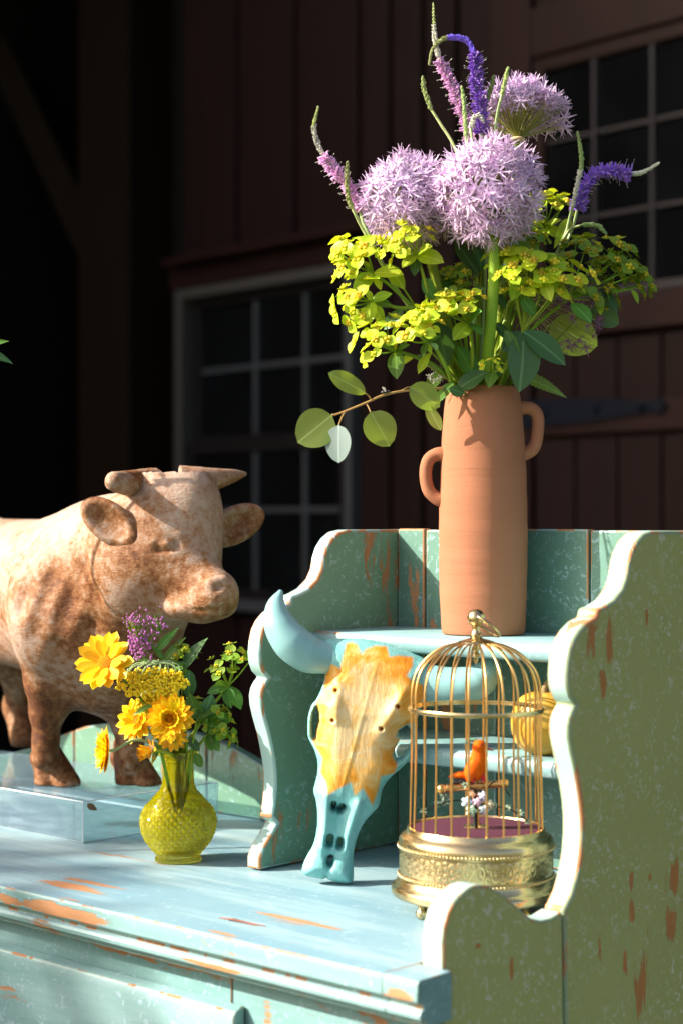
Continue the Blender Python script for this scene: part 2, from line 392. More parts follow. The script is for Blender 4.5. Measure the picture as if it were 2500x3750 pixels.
WB = 4.2
barn = thing('barn', BW(-5.0, WB, 0), 'dark brown timber barn with grey sash window, glazed door and open bay', 'barn')
def bbox(name, a0, a1, b0, b1, z0, z1, mat, parent=barn, bv=0.0):
    V = [BW(a, b, z) for z in (z0, z1) for (a, b) in ((a0, b0), (a1, b0), (a1, b1), (a0, b1))]
    o = put(name, mesh(name, V, [(0, 3, 2, 1), (4, 5, 6, 7), (0, 1, 5, 4), (1, 2, 6, 5), (2, 3, 7, 6), (3, 0, 4, 7)]), mat, parent)
    if bv: bevel(o, bv, 2)
    return o
A0 = on_wall(612, 1900, WB)[0]                       # left corner of the plank wall
aL, zt = on_wall(668, 1085, WB); aR = on_wall(1312, 1900, WB)[0]; zs = on_wall(868, 2190, WB)[1]
aD = on_wall(1800, 1900, WB)[0]                      # door edge
DA1, ADR = aD + 1.55, 1.2
WTOP = 4.6
# planks
def plank(a0, a1, z0, z1): bbox('wall_board', a0, a1, WB, WB + .03, z0, z1, M['barn'], bv=.004)
a = A0; edges = [A0]
while a < aL - .2: a += .26; edges.append(a)
edges[-1] = aL
n = 3
for i in range(1, n + 1): edges.append(aL + (aR - aL) * i / n)
n = 4
for i in range(1, n + 1): edges.append(aR + (aD - aR) * i / n)
for i in range(len(edges) - 1):
    e0, e1 = edges[i] + .012, edges[i + 1] - .012
    if aL - .01 < (e0 + e1) / 2 < aR + .01:
        plank(e0, e1, .02, zs - .07); plank(e0, e1, zt + .02, WTOP)
    else: plank(e0, e1, .02, WTOP)
a = DA1
while a < ADR: plank(a + .012, a + .25, .02, WTOP); a += .26
bbox('wall_backing', A0, ADR, WB + .031, WB + .05, 0, zs - .08, M['barn_dark'])
bbox('wall_backing', A0, aL, WB + .031, WB + .05, zs - .08, WTOP, M['barn_dark'])
bbox('wall_backing', aR, aD, WB + .031, WB + .05, zs - .08, WTOP, M['barn_dark'])
bbox('wall_backing', aL, aR, WB + .031, WB + .05, zt + .03, WTOP, M['barn_dark'])
bbox('wall_backing', DA1, ADR, WB + .031, WB + .05, zs - .08, WTOP, M['barn_dark'])
bbox('partition_wall', A0, ADR + .1, WB + 1.2, WB + 1.25, 0, WTOP, M['barn_dark'])
bbox('end_wall', ADR, ADR + .05, WB + .06, WB + 1.2, 0, WTOP, M['barn_dark'])
# ledge board over the window
la, lz = on_wall(1050, 885, WB); 
bbox('ledge_board', A0 + .1, aD - .03, WB - .10, WB - .002, lz - .03, lz, M['barn_trim'], bv=.006)
bbox('header_board', aL - .04, aR + .02, WB - .035, WB - .002, zt + .025, lz - .032, M['barn_trim'], bv=.006)
# the sash window
win = bbox('window', aL, aL + .045, WB - .04, WB + .06, zs, zt + .02, M['trimgrey'], bv=.004); win['label'] = 'grey framed sash window with twelve small panes'
bbox('trim', aL + .046, aR, WB - .04, WB + .06, zt - .02, zt + .02, M['trimgrey'], win, .004)
bbox('trim', aR - .035, aR, WB - .04, WB + .06, zs, zt - .021, M['mull'], win, .004)
bbox('sill', aL - .03, aR + .03, WB - .07, WB + .06, zs - .045, zs - .002, M['mull'], win, .004)
zm = on_wall(900, 1625, WB)[1]
def sash(b, z0, z1, a0, a1, vs_a, hs_z, fm, mm):
    w = .035
    bbox('rail', a0, a1, b, b + .03, z1 - w, z1, fm, win, .003); bbox('rail', a0, a1, b, b + .03, z0, z0 + w, fm, win, .003)
    bbox('stile', a0, a0 + w, b, b + .03, z0 + w, z1 - w, fm, win, .003); bbox('stile', a1 - w, a1, b, b + .03, z0 + w, z1 - w, fm, win, .003)
    for x in vs_a: bbox('muntin', x - .010, x + .010, b + .002, b + .026, z0 + w, z1 - w, mm, win, .003)
    xs = [a0 + w] + list(vs_a) + [a1 - w]; zs_ = [z0 + w] + list(hs_z) + [z1 - w]
    for i in range(len(xs) - 1):
        for z in hs_z: bbox('muntin', xs[i] + (.0102 if i else 0), xs[i + 1] - (.0102 if i < len(xs) - 2 else 0), b + .004, b + .025, z - .010, z + .010, mm, win, .003)
        for j in range(len(zs_) - 1):
            bbox('pane', xs[i], xs[i + 1], b + .012, b + .015, zs_[j], zs_[j + 1], M['glass'], win)
aU = [on_wall(u, 1300, WB + .03)[0] for u in (752, 925, 1105)]
sash(WB + .008, zm, zt - .022, aL + .075, aR - .04, [on_wall(925, 1300, WB)[0], on_wall(1108, 1300, WB)[0]], [on_wall(925, 1340, WB)[1]], M['sash'], M['mull'])
sash(WB - .026, zs, zm + .002, aL + .075, aR - .04, [on_wall(950, 1900, WB)[0], on_wall(1132, 1900, WB)[0]], [on_wall(950, 1868, WB)[1]], M['sash'], M['mull'])
# glazed door
def DZ(u, v): return on_wall(u, v, WB)
dr0, dr1 = aD + .02, DA1 - .02
wz1 = DZ(1985, 215)[1]; wz0 = DZ(2250, 1085)[1]; wa0 = DZ(1965, 600)[0]; wa1 = dr1 - .14
door = bbox('door', dr0, wa0, WB - .035, WB + .02, .05, WTOP - .3, M['barn_trim'], bv=.006); door['label'] = 'brown plank door with a many paned window and an iron strap hinge'
bbox('stile', wa1, dr1, WB - .035, WB + .02, .05, WTOP - .3, M['barn_trim'], door, .006)
bbox('rail', wa0 + .001, wa1 - .001, WB - .034, WB + .02, wz1, wz1 + .16, M['barn_trim'], door, .006)
bbox('rail', wa0 + .001, wa1 - .001, WB - .040, WB + .02, DZ(2300, 1215)[1], wz0, M['barn_trim'], door, .006)
rz = DZ(2200, 1590)[1]
bbox('rail', wa0 + .001, wa1 - .001, WB - .034, WB + .02, rz, rz + .10, M['barn_trim'], door, .006)
nb = 7
for i in range(nb):
    x0 = wa0 + (wa1 - wa0) * i / nb; x1 = wa0 + (wa1 - wa0) * (i + 1) / nb
    bbox('door_board', x0 + .004, x1 - .004, WB - .012, WB + .015, rz + .10, DZ(2300, 1230)[1], M['barn'], door, .004)
    bbox('door_board', x0 + .004, x1 - .004, WB - .012, WB + .015, .05, rz - .006, M['barn'], door, .004)
    bbox('door_board', x0 + .004, x1 - .004, WB - .012, WB + .015, wz1 + .161, WTOP - .3, M['barn'], door, .004)
bbox('door_backing', wa0, wa1, WB + .016, WB + .02, .05, wz0 - .01, M['barn_dark'], door)
vsa = [DZ(2185, 700)[0], DZ(2398, 700)[0]]; st = vsa[1] - vsa[0]
while vsa[-1] + st < wa1 - .1: vsa.append(vsa[-1] + st)
hz = [DZ(2250, 783)[1], DZ(2250, 473)[1]]
w = .045
bbox('sash_stile', wa0 + .001, wa0 + w, WB - .02, WB + .01, wz0 + .002, wz1 - .002, M['barn_trim'], door, .004)
bbox('sash_stile', wa1 - w, wa1 - .001, WB - .02, WB + .01, wz0 + .002, wz1 - .002, M['barn_trim'], door, .004)
bbox('sash_rail', wa0 + w, wa1 - w, WB - .02, WB + .01, wz1 - w, wz1 - .002, M['barn_trim'], door, .004)
bbox('sash_rail', wa0 + w, wa1 - w, WB - .02, WB + .01, wz0 + .002, wz0 + .03, M['mull_d'], door, .004)
for x in vsa: bbox('muntin', x - .0065, x + .0065, WB - .018, WB + .008, wz0 + .03, wz1 - w, M['mull_d'], door, .003)
xs = [wa0 + w] + vsa + [wa1 - w]; zz = [wz0 + .03] + hz + [wz1 - w]
for i in range(len(xs) - 1):
    for z in hz: bbox('muntin', xs[i] + .0102, xs[i + 1] - .0102, WB - .016, WB + .006, z - .0065, z + .0065, M['mull_d'], door, .003)
    for j in range(len(zz) - 1): bbox('pane', xs[i], xs[i + 1], WB - .004, WB - .001, zz[j], zz[j + 1], M['glass'], door)
# strap hinge: a long tapering iron strap with bolts
hz0 = DZ(2050, 1512)[1]; ha0 = DZ(1930, 1500)[0]; ha1 = DZ(2475, 1480)[0]
hp = [(ha0, -.042), (ha0 + .40 * (ha1 - ha0), -.040), (ha0 + .75 * (ha1 - ha0), -.024), (ha1 - .05, -.016), (ha1 - .03, -.026), (ha1, 0)]
hp = hp + [(x, -z) for x, z in hp[-2::-1]]
V = [BW(x, b, hz0 + z) for b in (WB - .047, WB - .0405) for x, z in hp]; k = len(hp)
hinge = put('strap_hinge', mesh('strap_hinge', V, [tuple(range(k)), tuple(range(k, 2 * k))[::-1]] + [((i + 1) % k, i, i + k, (i + 1) % k + k) for i in range(k)]), M['iron'], door)
for q in (.2, .55, .85):
    c = BW(ha0 + q * (ha1 - ha0), WB - .047, hz0); put('hinge_bolt', mesh('hinge_bolt', *sphere_data(c, .014, 10, 8), smooth=180), M['iron'], door)
# roof, eave, open bay with post and brace, and an added wing, run out of view to keep the sun off the wall
bbox('eave', A0 - 3.5, ADR + 1, WB - 1.5, WB + 3.4, WTOP + .001, WTOP + .15, M['barn_dark'])
bbox('added_wing_wall', -7.75, -7.6, -3.2, 7.6, 0, 7.6, M['barn_dark'])
bbox('bay_back_wall', -7.59, A0 - .01, 7.4, 7.55, 0, WTOP, M['barn_dark'])
bbox('bay_side_wall', A0, A0 + .06, WB + .06, 7.4, 0, WTOP, M['barn_dark'])
pa0, pa1 = on_wall(285, 1500, WB + .15)[0], on_wall(470, 1500, WB + .15)[0]
bbox('post', pa0, pa1, WB + .15, WB + .15 + (pa1 - pa0), 0, WTOP, M['post'], bv=.01)
b0, b1 = on_wall(60, 480, WB + .2), on_wall(330, 950, WB + .2)
P = [BW(b0[0] - .25, WB + .24, b0[1] + .45), BW(b1[0] + .03, WB + .24, b1[1] - .05)]
put('brace', mesh('brace', *tube_data(P, .09, 4)), M['post'], barn)

# ------------------------------------------------------------------ dresser
XR, XLI, YB, YF = -.953, -1.360, 1.552, 1.10          # right face, hutch left inner face, back boards, front edge
TH = .024; XL_END = -2.42
dresser = thing('dresser', (-1.65, 1.35, 0), 'distressed aqua painted wooden dresser with scroll sided hutch shelves and bare wood patches', 'dresser')
up = [(1.600, .3635), (1.462, .3635), (1.446, .361), (1.434, .354), (1.425, .344), (1.420, .333), (1.417, .320), (1.410, .309), (1.396, .299), (1.380, .2935), (1.369, .2915),
      (1.367, .284), (1.352, .280), (1.340, .273), (1.332, .266), (1.326, .257), (1.3225, .245), (1.321, .232), (1.3225, .221), (1.327, .212), (1.335, .2055), (1.329, .200), (1.325, .194),
      (1.323, .186), (1.324, .176), (1.328, .163), (1.334, .147), (1.339, .130), (1.3425, .115), (1.3445, .100), (1.3445, .085), (1.3425, .069), (1.339, .056)]
def zT(p): return [(y, z + T) for y, z in p]
rear = up + [(1.335, .046), (1.329, .035), (1.3205, .0255), (1.3165, .0228)]
front = [(1.3135, .0213), (1.310, .020), (1.297, .0172), (1.283, .0175), (1.270, .021), (1.259, .027), (1.247, .036), (1.237, .043), (1.225, .051), (1.212, .0575), (1.202, .061), (1.191, .0628),
         (1.181, .062), (1.170, .0585), (1.160, .053), (1.153, .045), (1.148, .034), (1.146, .023), (1.146, .004)]
# the side is built up of two boards with an open crack between them
pr = zT(rear) + [(1.327, .45), (1.333, .06), (1.600, .06)]
o = put('side_board', extrude_poly('side_board', pr, 0, XR - TH, XR), [M['olive'], M['aqua_pale'], M['olive_edge']], dresser)
pf = zT(front) + [(1.146, .06), (1.330, .06), (1.324, .45)]
o2 = put('side_board', extrude_poly('side_board', pf, 0, XR - TH, XR), [M['olive'], M['aqua_pale'], M['olive_edge']], dresser)
for q in (o, o2):
    q['label'] = 'olive green weathered outer side board with scroll cut edge'
    for p in q.data.polygons:
        if abs(p.normal.x) < .5: p.material_index = 1
        elif p.normal.x < -.5: p.material_index = 1
    bevel(q, .0035, 3, 2, 50)
dy = .010
pl = zT([(y + dy, z) for y, z in up]) + zT([(1.358, .048), (1.348, .037), (1.336, .024), (1.331, .014), (1.331, .0015), (1.600, .0015)])
o = put('side_board', extrude_poly('side_board', pl, 0, XLI - .020, XLI), [M['aqua_v'], M['aqua_pale'], M['aqua_edge']], dresser)
for p in o.data.polygons:
    if abs(p.normal.x) < .5: p.material_index = 1
bevel(o, .003, 3, 2, 50)
# tongue and groove back
seams = [XLI, -1.318, -1.215, -1.092, XR - TH]
for i in range(4):
    o = put('back_board', box_mesh('back_board', (seams[i] + .0015, YB, T + .001), (seams[i + 1] - .0015, YB + .014, T + .3645 - .0012 * (i % 2))), [M['aqua_back_shade'], M['aqua_edge']], dresser)
    bevel(o, .002, 2, 1)
put('back_batten', box_mesh('back_batten', (XLI, YB + .0145, T + .002), (XR - TH, YB + .018, T + .33)), M['barn_dark'], dresser)
def shelf(z, yf, th=.018):
    p = [(yf + .004, z), (yf + .001, z - .003), (yf, z - .008), (yf + .001, z - th + .003), (yf + .004, z - th), (YB - .001, z - th), (YB - .001, z)]
    o = put('shelf', extrude_poly('shelf', p, 0, XLI + .0008, XR - TH - .0008, 60), [M['aqua_x'], M['aqua_edge']], dresser)
    return o
shelf(T + .2525, 1.412); shelf(T + .1385, 1.412)
# top board with a moulded edge, running along x
ZT_ = T
prof = [(1.1040, 0), (1.1012, -.0012), (YF, -.004), (YF, -.017), (1.1015, -.0195), (1.106, -.0205), (1.1085, -.0225), (1.1085, -.0245), (1.1050, -.0262), (1.1035, -.0290), (1.1040, -.0325), (1.1070, -.0352),
        (1.1105, -.0362), (1.1120, -.0385), (1.1125, -.0405), (1.130, -.0408), (1.130, -.024), (1.590, -.024), (1.590, 0)]
o = put('top_board', extrude_poly('top_board', [(y, T + z) for y, z in prof], 0, XL_END, XR - TH - .003, 25), [M['aqua_top'], M['aqua_x'], M['aqua_edge']], dresser)
for p in o.data.polygons:
    if p.normal.z < .7: p.material_index = 1
bevel(o, .0018, 2, 2, 40)
nose = [(y, z) for y, z in prof if y < 1.129] + [(1.1443, -.0408), (1.1443, 0)]
o = put('corner_block', extrude_poly('corner_block', [(y, T + z) for y, z in nose], 0, XR - TH - .0028, -.942, 25), [M['aqua_top'], M['aqua_x'], M['aqua_edge']], dresser)
for p in o.data.polygons:
    if p.normal.z < .7: p.material_index = 1
bevel(o, .0022, 2, 2, 40)
# front: frieze rail, stile, drawer
yf = 1.136
o = put('frieze_rail', box_mesh('frieze_rail', (-2.40, yf, T - .30), (-1.1975, yf + .02, T - .0415)), [M['aqua_x'], M['aqua_edge']], dresser); bevel(o, .001, 1, 1)
o = put('frieze_rail', box_mesh('frieze_rail', (-1.1960, yf, T - .30), (XR - TH - .001, yf + .02, T - .0415)), [M['aqua_x'], M['aqua_edge']], dresser); bevel(o, .001, 1, 1)
o = put('corner_stile', box_mesh('corner_stile', (XR - TH, yf - .004, .06), (XR - .001, 1.1445, T - .0412)), [M['aqua_edge'], M['aqua_edge']], dresser); bevel(o, .003, 2, 1)
dp = [(1.132, T - .070), (1.122, T - .074), (1.1195, T - .080), (1.1195, T - .27), (1.134, T - .28), (1.134, T - .070)]
o = put('drawer_front', extrude_poly('drawer_front', dp, 0, -2.36, -1.178, 25), [M['aqua_x'], M['aqua_edge']], dresser); bevel(o, .002, 2, 1)
put('lower_front', box_mesh('lower_front', (-2.40, yf + .001, .08), (XR - TH - .001, yf + .02, T - .301)), M['aqua_x'], dresser)
put('end_board', box_mesh('end_board', (-2.42, 1.146, .06), (-2.40, 1.59, T - .0245)), M['aqua_v'], dresser)
put('back_panel', box_mesh('back_panel', (-2.399, 1.575, .08), (XR - TH - .001, 1.589, T - .0245)), M['aqua_v'], dresser)
for x in (-2.40, -1.03):
    for y in (1.16, 1.54): put('foot', lathe_mesh('foot', [(0, 0), (.018, 0), (.026, .02), (.022, .05), (.028, .062)], 16, center=(x, y, 0)), M['aqua_v'], dresser)
# low crested back gallery at the left
gx = [-1.383, -1.693, -1.964, -2.24, -2.42]
def crest(x):
    t = abs(x + 1.80)
    return float(np.interp(t, [0, .05, .10, .14, .18, .22, .26, .31, .36, .41, .47, .62], [.102, .101, .097, .090, .078, .064, .051, .038, .030, .028, .030, .034]))
for i in range(4):
    x1, x0 = gx[i] - .0015, gx[i + 1] + .0015
    xs_ = np.linspace(x0, x1, 24)
    p = [(x, T + crest(x)) for x in xs_] + [(x1, T + .001), (x0, T + .001)]
    o = put('gallery_board', extrude_poly('gallery_board', p, 1, YB + .010, YB + .026), [M['aqua_v'], M['aqua_edge']], dresser); bevel(o, .002, 2, 1, 50)
# ------------------------------------------------------------------ terracotta vase on the upper shelf
tm = NT('terracotta'); tv = tm.coord(); 
tc = tm.mix(tm.noise(tm.coord((1, 1, 6)), 9, 4), (.265, .070, .024), (.32, .098, .040))
sp = tm.noise(tv, 900, 2, .5); tc = tm.mix(tm.math('MULTIPLY', tm.step(sp, .68, .74), .5), tc, (.20, .08, .05)); tc = tm.mix(tm.math('MULTIPLY', tm.step(sp, .30, .24), .35), tc, (.5, .26, .16))
tc = tm.mix(tm.math('MULTIPLY', tm.step(tm.noise(tm.coord((1, 1, .6)), 22, 5, .65), .50, .72), .35), tc, (.42, .17, .10)); tm.col(tc); tm.set(Roughness=.75, Specular_IOR_Level=.15); tm.bump(tm.math('ADD', tm.math('MULTIPLY', tm.noise(tv, 700, 3), .3), tm.noise(tm.coord((.5, .5, 9)), 9, 4)), .5, .0022); M['terra'] = tm.m
VF, VR = 1.905, (1768 - UC) / FPX * 1.905
VC = FR(VF, VR, T + .2525); mpx = VF / FPX
vase = thing('terracotta_vase', VC, 'tall unglazed terracotta vase with two offset loop handles on the upper shelf', 'vase')
rows = [(1422, 1636, 1892), (1450, 1629, 1902), (1500, 1622, 1909), (1600, 1612, 1914), (1700, 1609, 1921), (1800, 1606, 1925), (1900, 1605, 1928), (2000, 1606, 1928), (2100, 1607, 1927), (2200, 1612, 1926), (2280, 1618, 1924), (2308, 1622, 1920)]
HV = .2610
def vz(v): return (2312 - v) / (2312 - 1422) * HV
prof = [(0, .0005), ((1915 - 1628) / 2 * mpx, .0005)] + [((b - a) / 2 * mpx, vz(v)) for v, a, b in rows[::-1]]
ro = prof[-1][0]
P = crom([(r, z, 0) for r, z in prof[2:]], 6)
prof2 = prof[:2] + [(p[0], p[1]) for p in P] + [(ro - .001, HV + .0018), (ro - .0035, HV + .0022), (ro - .005, HV), (ro - .006, HV - .02), (ro - .002, HV * .5), (ro - .002, .01), (0, .008)]
def wob(r, z, a):
    k = 1 + .0035 * math.sin(z * 190 + .6 * math.sin(a)) + .003 * math.sin(z * 75 + a) + .003 * math.sin(2 * a + z * 12); return r * k, z
put('vase_body', lathe_mesh('vase_body', prof2, 72, wob, 60, VC), M['terra'], vase)
def handle(px, F):
    P = [pt(u, v, F) for u, v in px]; tube('handle', crom(P, 8), [.0088, .0072, .0068, .0068, .0072, .0092], M['terra'], vase, 14)
handle([(1868, 1503), (1905, 1494), (1945, 1497), (1967, 1525), (1966, 1590), (1952, 1640), (1915, 1662), (1872, 1664)], VF - .005)
handle([(1632, 1668), (1600, 1664), (1570, 1682), (1558, 1720), (1560, 1765), (1572, 1800), (1600, 1824), (1632, 1832)], VF - .002)

# ------------------------------------------------------------------ clear acrylic block under the bull
am = NT('clear_acrylic'); am.t.nodes.remove(am.b)
ta = am.n('BsdfTransparent'); ta.inputs[0].default_value = (.76, .86, .90, 1); tb = am.n('BsdfGlossy'); tb.inputs['Roughness'].default_value = .06
td = am.n('BsdfDiffuse'); td.inputs[0].default_value = (.34, .46, .56, 1)
lw = am.n('LayerWeight'); lw.inputs[0].default_value = .5; m1 = am.n('MixShader'); m2 = am.n('MixShader')
sc_v = am.coord((1, 1, 1)); scr = am.math('ADD', am.math('MULTIPLY', am.step(am.noise(am.coord((1, 1, 8)), 26, 6), .42, .75), .22), .13)
am.l(scr, m1.inputs[0]); am.l(ta.outputs[0], m1.inputs[1]); am.l(td.outputs[0], m1.inputs[2])
am.l(am.math('ADD', am.math('MULTIPLY', am.math('POWER', lw.outputs['Facing'], 4.0), .55), .045), m2.inputs[0]); am.l(m1.outputs[0], m2.inputs[1]); am.l(tb.outputs[0], m2.inputs[2]); am.l(m2.outputs[0], am.out.inputs[0]); M['acrylic'] = am.m
M['acryl_edge'] = simple('bright_acrylic_edge', (.62, .70, .74), .25)
BH = .0490
blk = put('acrylic_block', box_mesh('acrylic_block', (-2.15, 1.308, T + .0005), (-1.628, 1.522, T + BH)), [M['acrylic'], M['acryl_edge']]); bevel(blk, .0012, 2, 1)
tag(recenter(blk), 'clear acrylic display block with scratched sides under the bull statue', 'block')

# ------------------------------------------------------------------ bull statue
bm_ = NT('aged_clay_patina'); bv_ = bm_.coord()
n1 = bm_.noise(bv_, 11, 6, .62, .5); n2 = bm_.noise(bv_, 105, 7, .72); n3 = bm_.noise(bv_, 420, 3, .6)
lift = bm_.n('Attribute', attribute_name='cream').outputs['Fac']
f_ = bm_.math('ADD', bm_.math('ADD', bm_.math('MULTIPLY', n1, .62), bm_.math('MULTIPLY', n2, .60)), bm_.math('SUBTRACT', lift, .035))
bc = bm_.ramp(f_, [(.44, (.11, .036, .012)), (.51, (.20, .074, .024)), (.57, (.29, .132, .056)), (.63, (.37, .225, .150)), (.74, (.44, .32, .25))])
bc = bm_.mix(bm_.math('MULTIPLY', bm_.step(n3, .66, .72), .5), bc, (.14, .08, .05))
bm_.col(bc); bm_.set(Roughness=.6, Specular_IOR_Level=.25); bm_.bump(bm_.math('ADD', bm_.math('MULTIPLY', n2, .8), bm_.math('MULTIPLY', bm_.noise(bm_.coord((1, 1, 3)), 160, 4), .5)), .6, .003); M['bull'] = bm_.m
BF, BR, BZ = 2.20, -.33, T + BH
bull_m = vframe(BF, BR, BZ)
def bl(u, v, F): return ((u - UC) / FPX * F - BR, F - BF, CAMZ + (VH - v) / FPX * F - BZ)
bull = thing('bull_statue', FR(BF, BR, BZ), 'mottled tan clay bull statue standing on the clear block with head turned', 'statue')
def bull_sd(X, Y, Z):
    E = lambda u, v, F, r, rz=0, ry=0: ell(X, Y, Z, bl(u, v, F), r, rz, ry)
    C = lambda a, b, ra, rb: caps(X, Y, Z, bl(*a), bl(*b), ra, rb)
    hd = math.atan2(.88, -.47)                                  # body axis in the local x,y plane
    # trunk
    ch = bl(300, 2190, 2.20); ru = (ch[0] - .20, ch[1] + .36, .218)
    d = caps(X, Y, Z, (ch[0] - .02, ch[1] + .05, .226), (ru[0] + .01, ru[1] - .02, .230), .100, .098)
    d = smin(d, E(300, 2190, 2.20, (.100, .100, .092)), .03)
    d = smin(d, E(230, 2060, 2.22, (.085, .085, .040)), .04)                # withers
    d = smin(d, ell(X, Y, Z, ru, (.100, .100, .098)), .04)
    d = smin(d, E(215, 2265, 2.115, (.060, .048, .064)), .03)                # near shoulder
    d = smin(d, E(420, 2365, 2.17, (.066, .070, .074)), .035)               # chest
    d = smin(d, E(390, 2505, 2.19, (.044, .048, .032)), .03)                # brisket
    # neck and head
    d = smin(d, C((330, 2140, 2.18), (520, 2030, 2.085), .088, .074), .03)
    d = smin(d, C((420, 2330, 2.16), (560, 2160, 2.08), .075, .050), .045)   # throat
    d = smin(d, E(430, 1995, 2.14, (.075, .065, .050)), .04)
    hdz = smin(E(628, 1850, 2.050, (.052, .052, .052)), E(585, 2030, 2.050, (.066, .058, .060)), .04)
    hdz = smin(hdz, E(520, 2090, 2.050, (.050, .052, .048)), .03)           # jaw
    hdz = smin(hdz, C((655, 2060, 2.030), (765, 2165, 1.995), .044, .026), .025)
    hdz = smin(hdz, E(797, 2180, 1.985, (.0225, .027, .0225)), .018)           # muzzle
    hdz = smin(hdz, E(735, 2225, 2.000, (.038, .026, .013)), .012)           # lower lip
    hdz = smin(hdz, C((560, 2170, 2.045), (730, 2222, 2.005), .026, .014), .02)
    hdz = smin(hdz, C((560, 1740, 2.050), (690, 1737, 2.075), .022, .022), .022)   # poll
    hdz = smin(hdz, E(712, 1880, 2.030, (.026, .030, .050)), .025)
    d = smin(d, hdz, .026)
    # legs
    def leg(px):
        q = None
        for (a, b) in zip(px[:-1], px[1:]):
            s_ = caps(X, Y, Z, bl(*a[:3]), bl(*b[:3]), a[3], b[3]); q = s_ if q is None else smin(q, s_, .012)
        return q
    d = smin(d, leg([(172, 2380, 2.145, .030), (165, 2500, 2.155, .0225), (172, 2605, 2.165, .0195), (168, 2710, 2.17, .0145), (163, 2775, 2.17, .0160)]), .03)
    d = smin(d, leg([(500, 2460, 2.185, .030), (490, 2570, 2.18, .0215), (478, 2670, 2.185, .0180), (476, 2750, 2.185, .0140), (476, 2790, 2.185, .0155)]), .03)
    for (uu, vv, FF) in ((193, 2862, 2.195), (488, 2872, 2.2)):
        c = bl(uu, vv, FF); hoof = None
        for s_ in (-1, 1):
            e = caps(X, Y, Z, (c[0] + s_ * .006 - .010, c[1] + .002 - s_ * .002, .050), (c[0] + s_ * .0125 + .007, c[1] - .006 - s_ * .005, .003), .0095, .0170)
            hoof = e if hoof is None else smin(hoof, e, .003)
        hoof = smin(hoof, ell(X, Y, Z, (c[0] - .018, c[1] + .008, .032), (.012, .013, .012)), .006)
        d = smin(d, hoof, .012)
    for (ox, oy) in ((-.065, -.03), (.055, .035)):
        bx, by = ru[0] + ox, ru[1] + oy
        d = smin(d, caps(X, Y, Z, (bx, by, .19), (bx + .01, by - .01, .11), .075, .038), .04)
        d = smin(d, caps(X, Y, Z, (bx + .01, by - .01, .11), (bx - .006, by + .012, .055), .030, .021), .02)
        d = smin(d, caps(X, Y, Z, (bx - .006, by + .012, .055), (bx + .012, by - .014, .012), .020, .026), .015)
    d = smin(d, caps(X, Y, Z, (ru[0] - .06, ru[1] + .10, .27), (ru[0] - .085, ru[1] + .125, .10), .013, .012), .01)
    return np.maximum(d, .0006 - Z)
def skinF(u, v):
    """distance at which the sight line through a survey point meets the statue's skin"""
    Fs_ = np.arange(1.90, 2.25, .0008); q = np.array([bl(u, v, f) for f in Fs_], np.float32).T.reshape(3, -1, 1, 1)
    i = np.argmax(bull_sd(q[0], q[1], q[2]).ravel() < 0); return float(Fs_[i])
EYE, BROW, NOS, CHK = skinF(612, 1990), skinF(618, 1955), skinF(790, 2150), skinF(560, 2060)
MO = [(u, v, skinF(u, v)) for u, v in ((845, 2212), (790, 2232), (730, 2240), (690, 2232))]
FOLD = [(u, v, skinF(u, v)) for u, v in ((180, 2120), (240, 2200), (200, 2380), (330, 2300), (90, 2150), (130, 2280), (300, 2080), (340, 2180))]
def bull_full(X, Y, Z):
    d = bull_sd(X, Y, Z); C = lambda a, b, ra, rb: caps(X, Y, Z, bl(*a), bl(*b), ra, rb); E = lambda u, v, F, r, rz=0, ry=0: ell(X, Y, Z, bl(u, v, F), r, rz, ry)
    d = -smin(-d, E(612, 1994, EYE - .002, (.016, .008, .0085), 0, .3), .005)
    d = smin(d, E(612, 1994, EYE + .006, (.0098, .0085, .0062)), .0015)
    d = smin(d, C((575, 1985, BROW + .005), (655, 1968, BROW + .006), .0050, .0055), .006)
    d = smin(d, C((590, 2016, EYE + .006), (640, 2012, EYE + .007), .0026, .0026), .003)
    d = -smin(-d, E(800, 2150, NOS - .001, (.0058, .0075, .0042), 0, .5), .004)
    d = smin(d, C((770, 2135, NOS + .006), (822, 2120, NOS + .008), .005, .004), .006)
    for p, q in zip(MO[:-1], MO[1:]): d = -smin(-d, C((p[0], p[1], p[2] - .001), (q[0], q[1], q[2] - .001), .0020, .0020), .003)
    for (u, v, f), du, dv in zip(FOLD, (30, 25, -20, 14, 20, 16, 25, 18), (90, 80, 70, 80, 80, 70, 60, 70)): d = -smin(-d, C((u, v, f - .0055), (u - du, v + dv, f - .0045), .0030, .0025), .022)
    return d
V, Q = surface_nets(bull_full, (-.50, -.28, -.003), (.26, .56, .38), .0027)
me = np_mesh('bull_body', V, Q)
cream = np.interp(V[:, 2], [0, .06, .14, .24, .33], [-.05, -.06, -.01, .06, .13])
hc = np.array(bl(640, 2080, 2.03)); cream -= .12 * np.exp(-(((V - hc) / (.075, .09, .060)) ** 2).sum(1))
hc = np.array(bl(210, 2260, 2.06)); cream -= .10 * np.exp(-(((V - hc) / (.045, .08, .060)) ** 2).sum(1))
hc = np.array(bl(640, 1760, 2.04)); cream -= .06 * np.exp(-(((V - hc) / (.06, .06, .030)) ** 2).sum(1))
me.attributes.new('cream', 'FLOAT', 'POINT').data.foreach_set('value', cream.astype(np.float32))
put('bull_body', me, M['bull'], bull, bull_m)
def curve_part(name, pts, rad, flat=1.0, seg=14):
    P = [pt(*p) for p in pts]; o = tube(name, crom(P, 6), rad, M['bull'], bull, seg, flat); o.data.attributes.new('cream', 'FLOAT', 'POINT').data.foreach_set('value', [.075] * len(o.data.vertices)); return o
curve_part('horn', [(560, 1772, 2.060), (510, 1772, 2.035), (455, 1768, 2.005), (415, 1762, 1.985), (394, 1757, 1.978)], [.019, .0175, .0150, .0125, .0105, .0045])
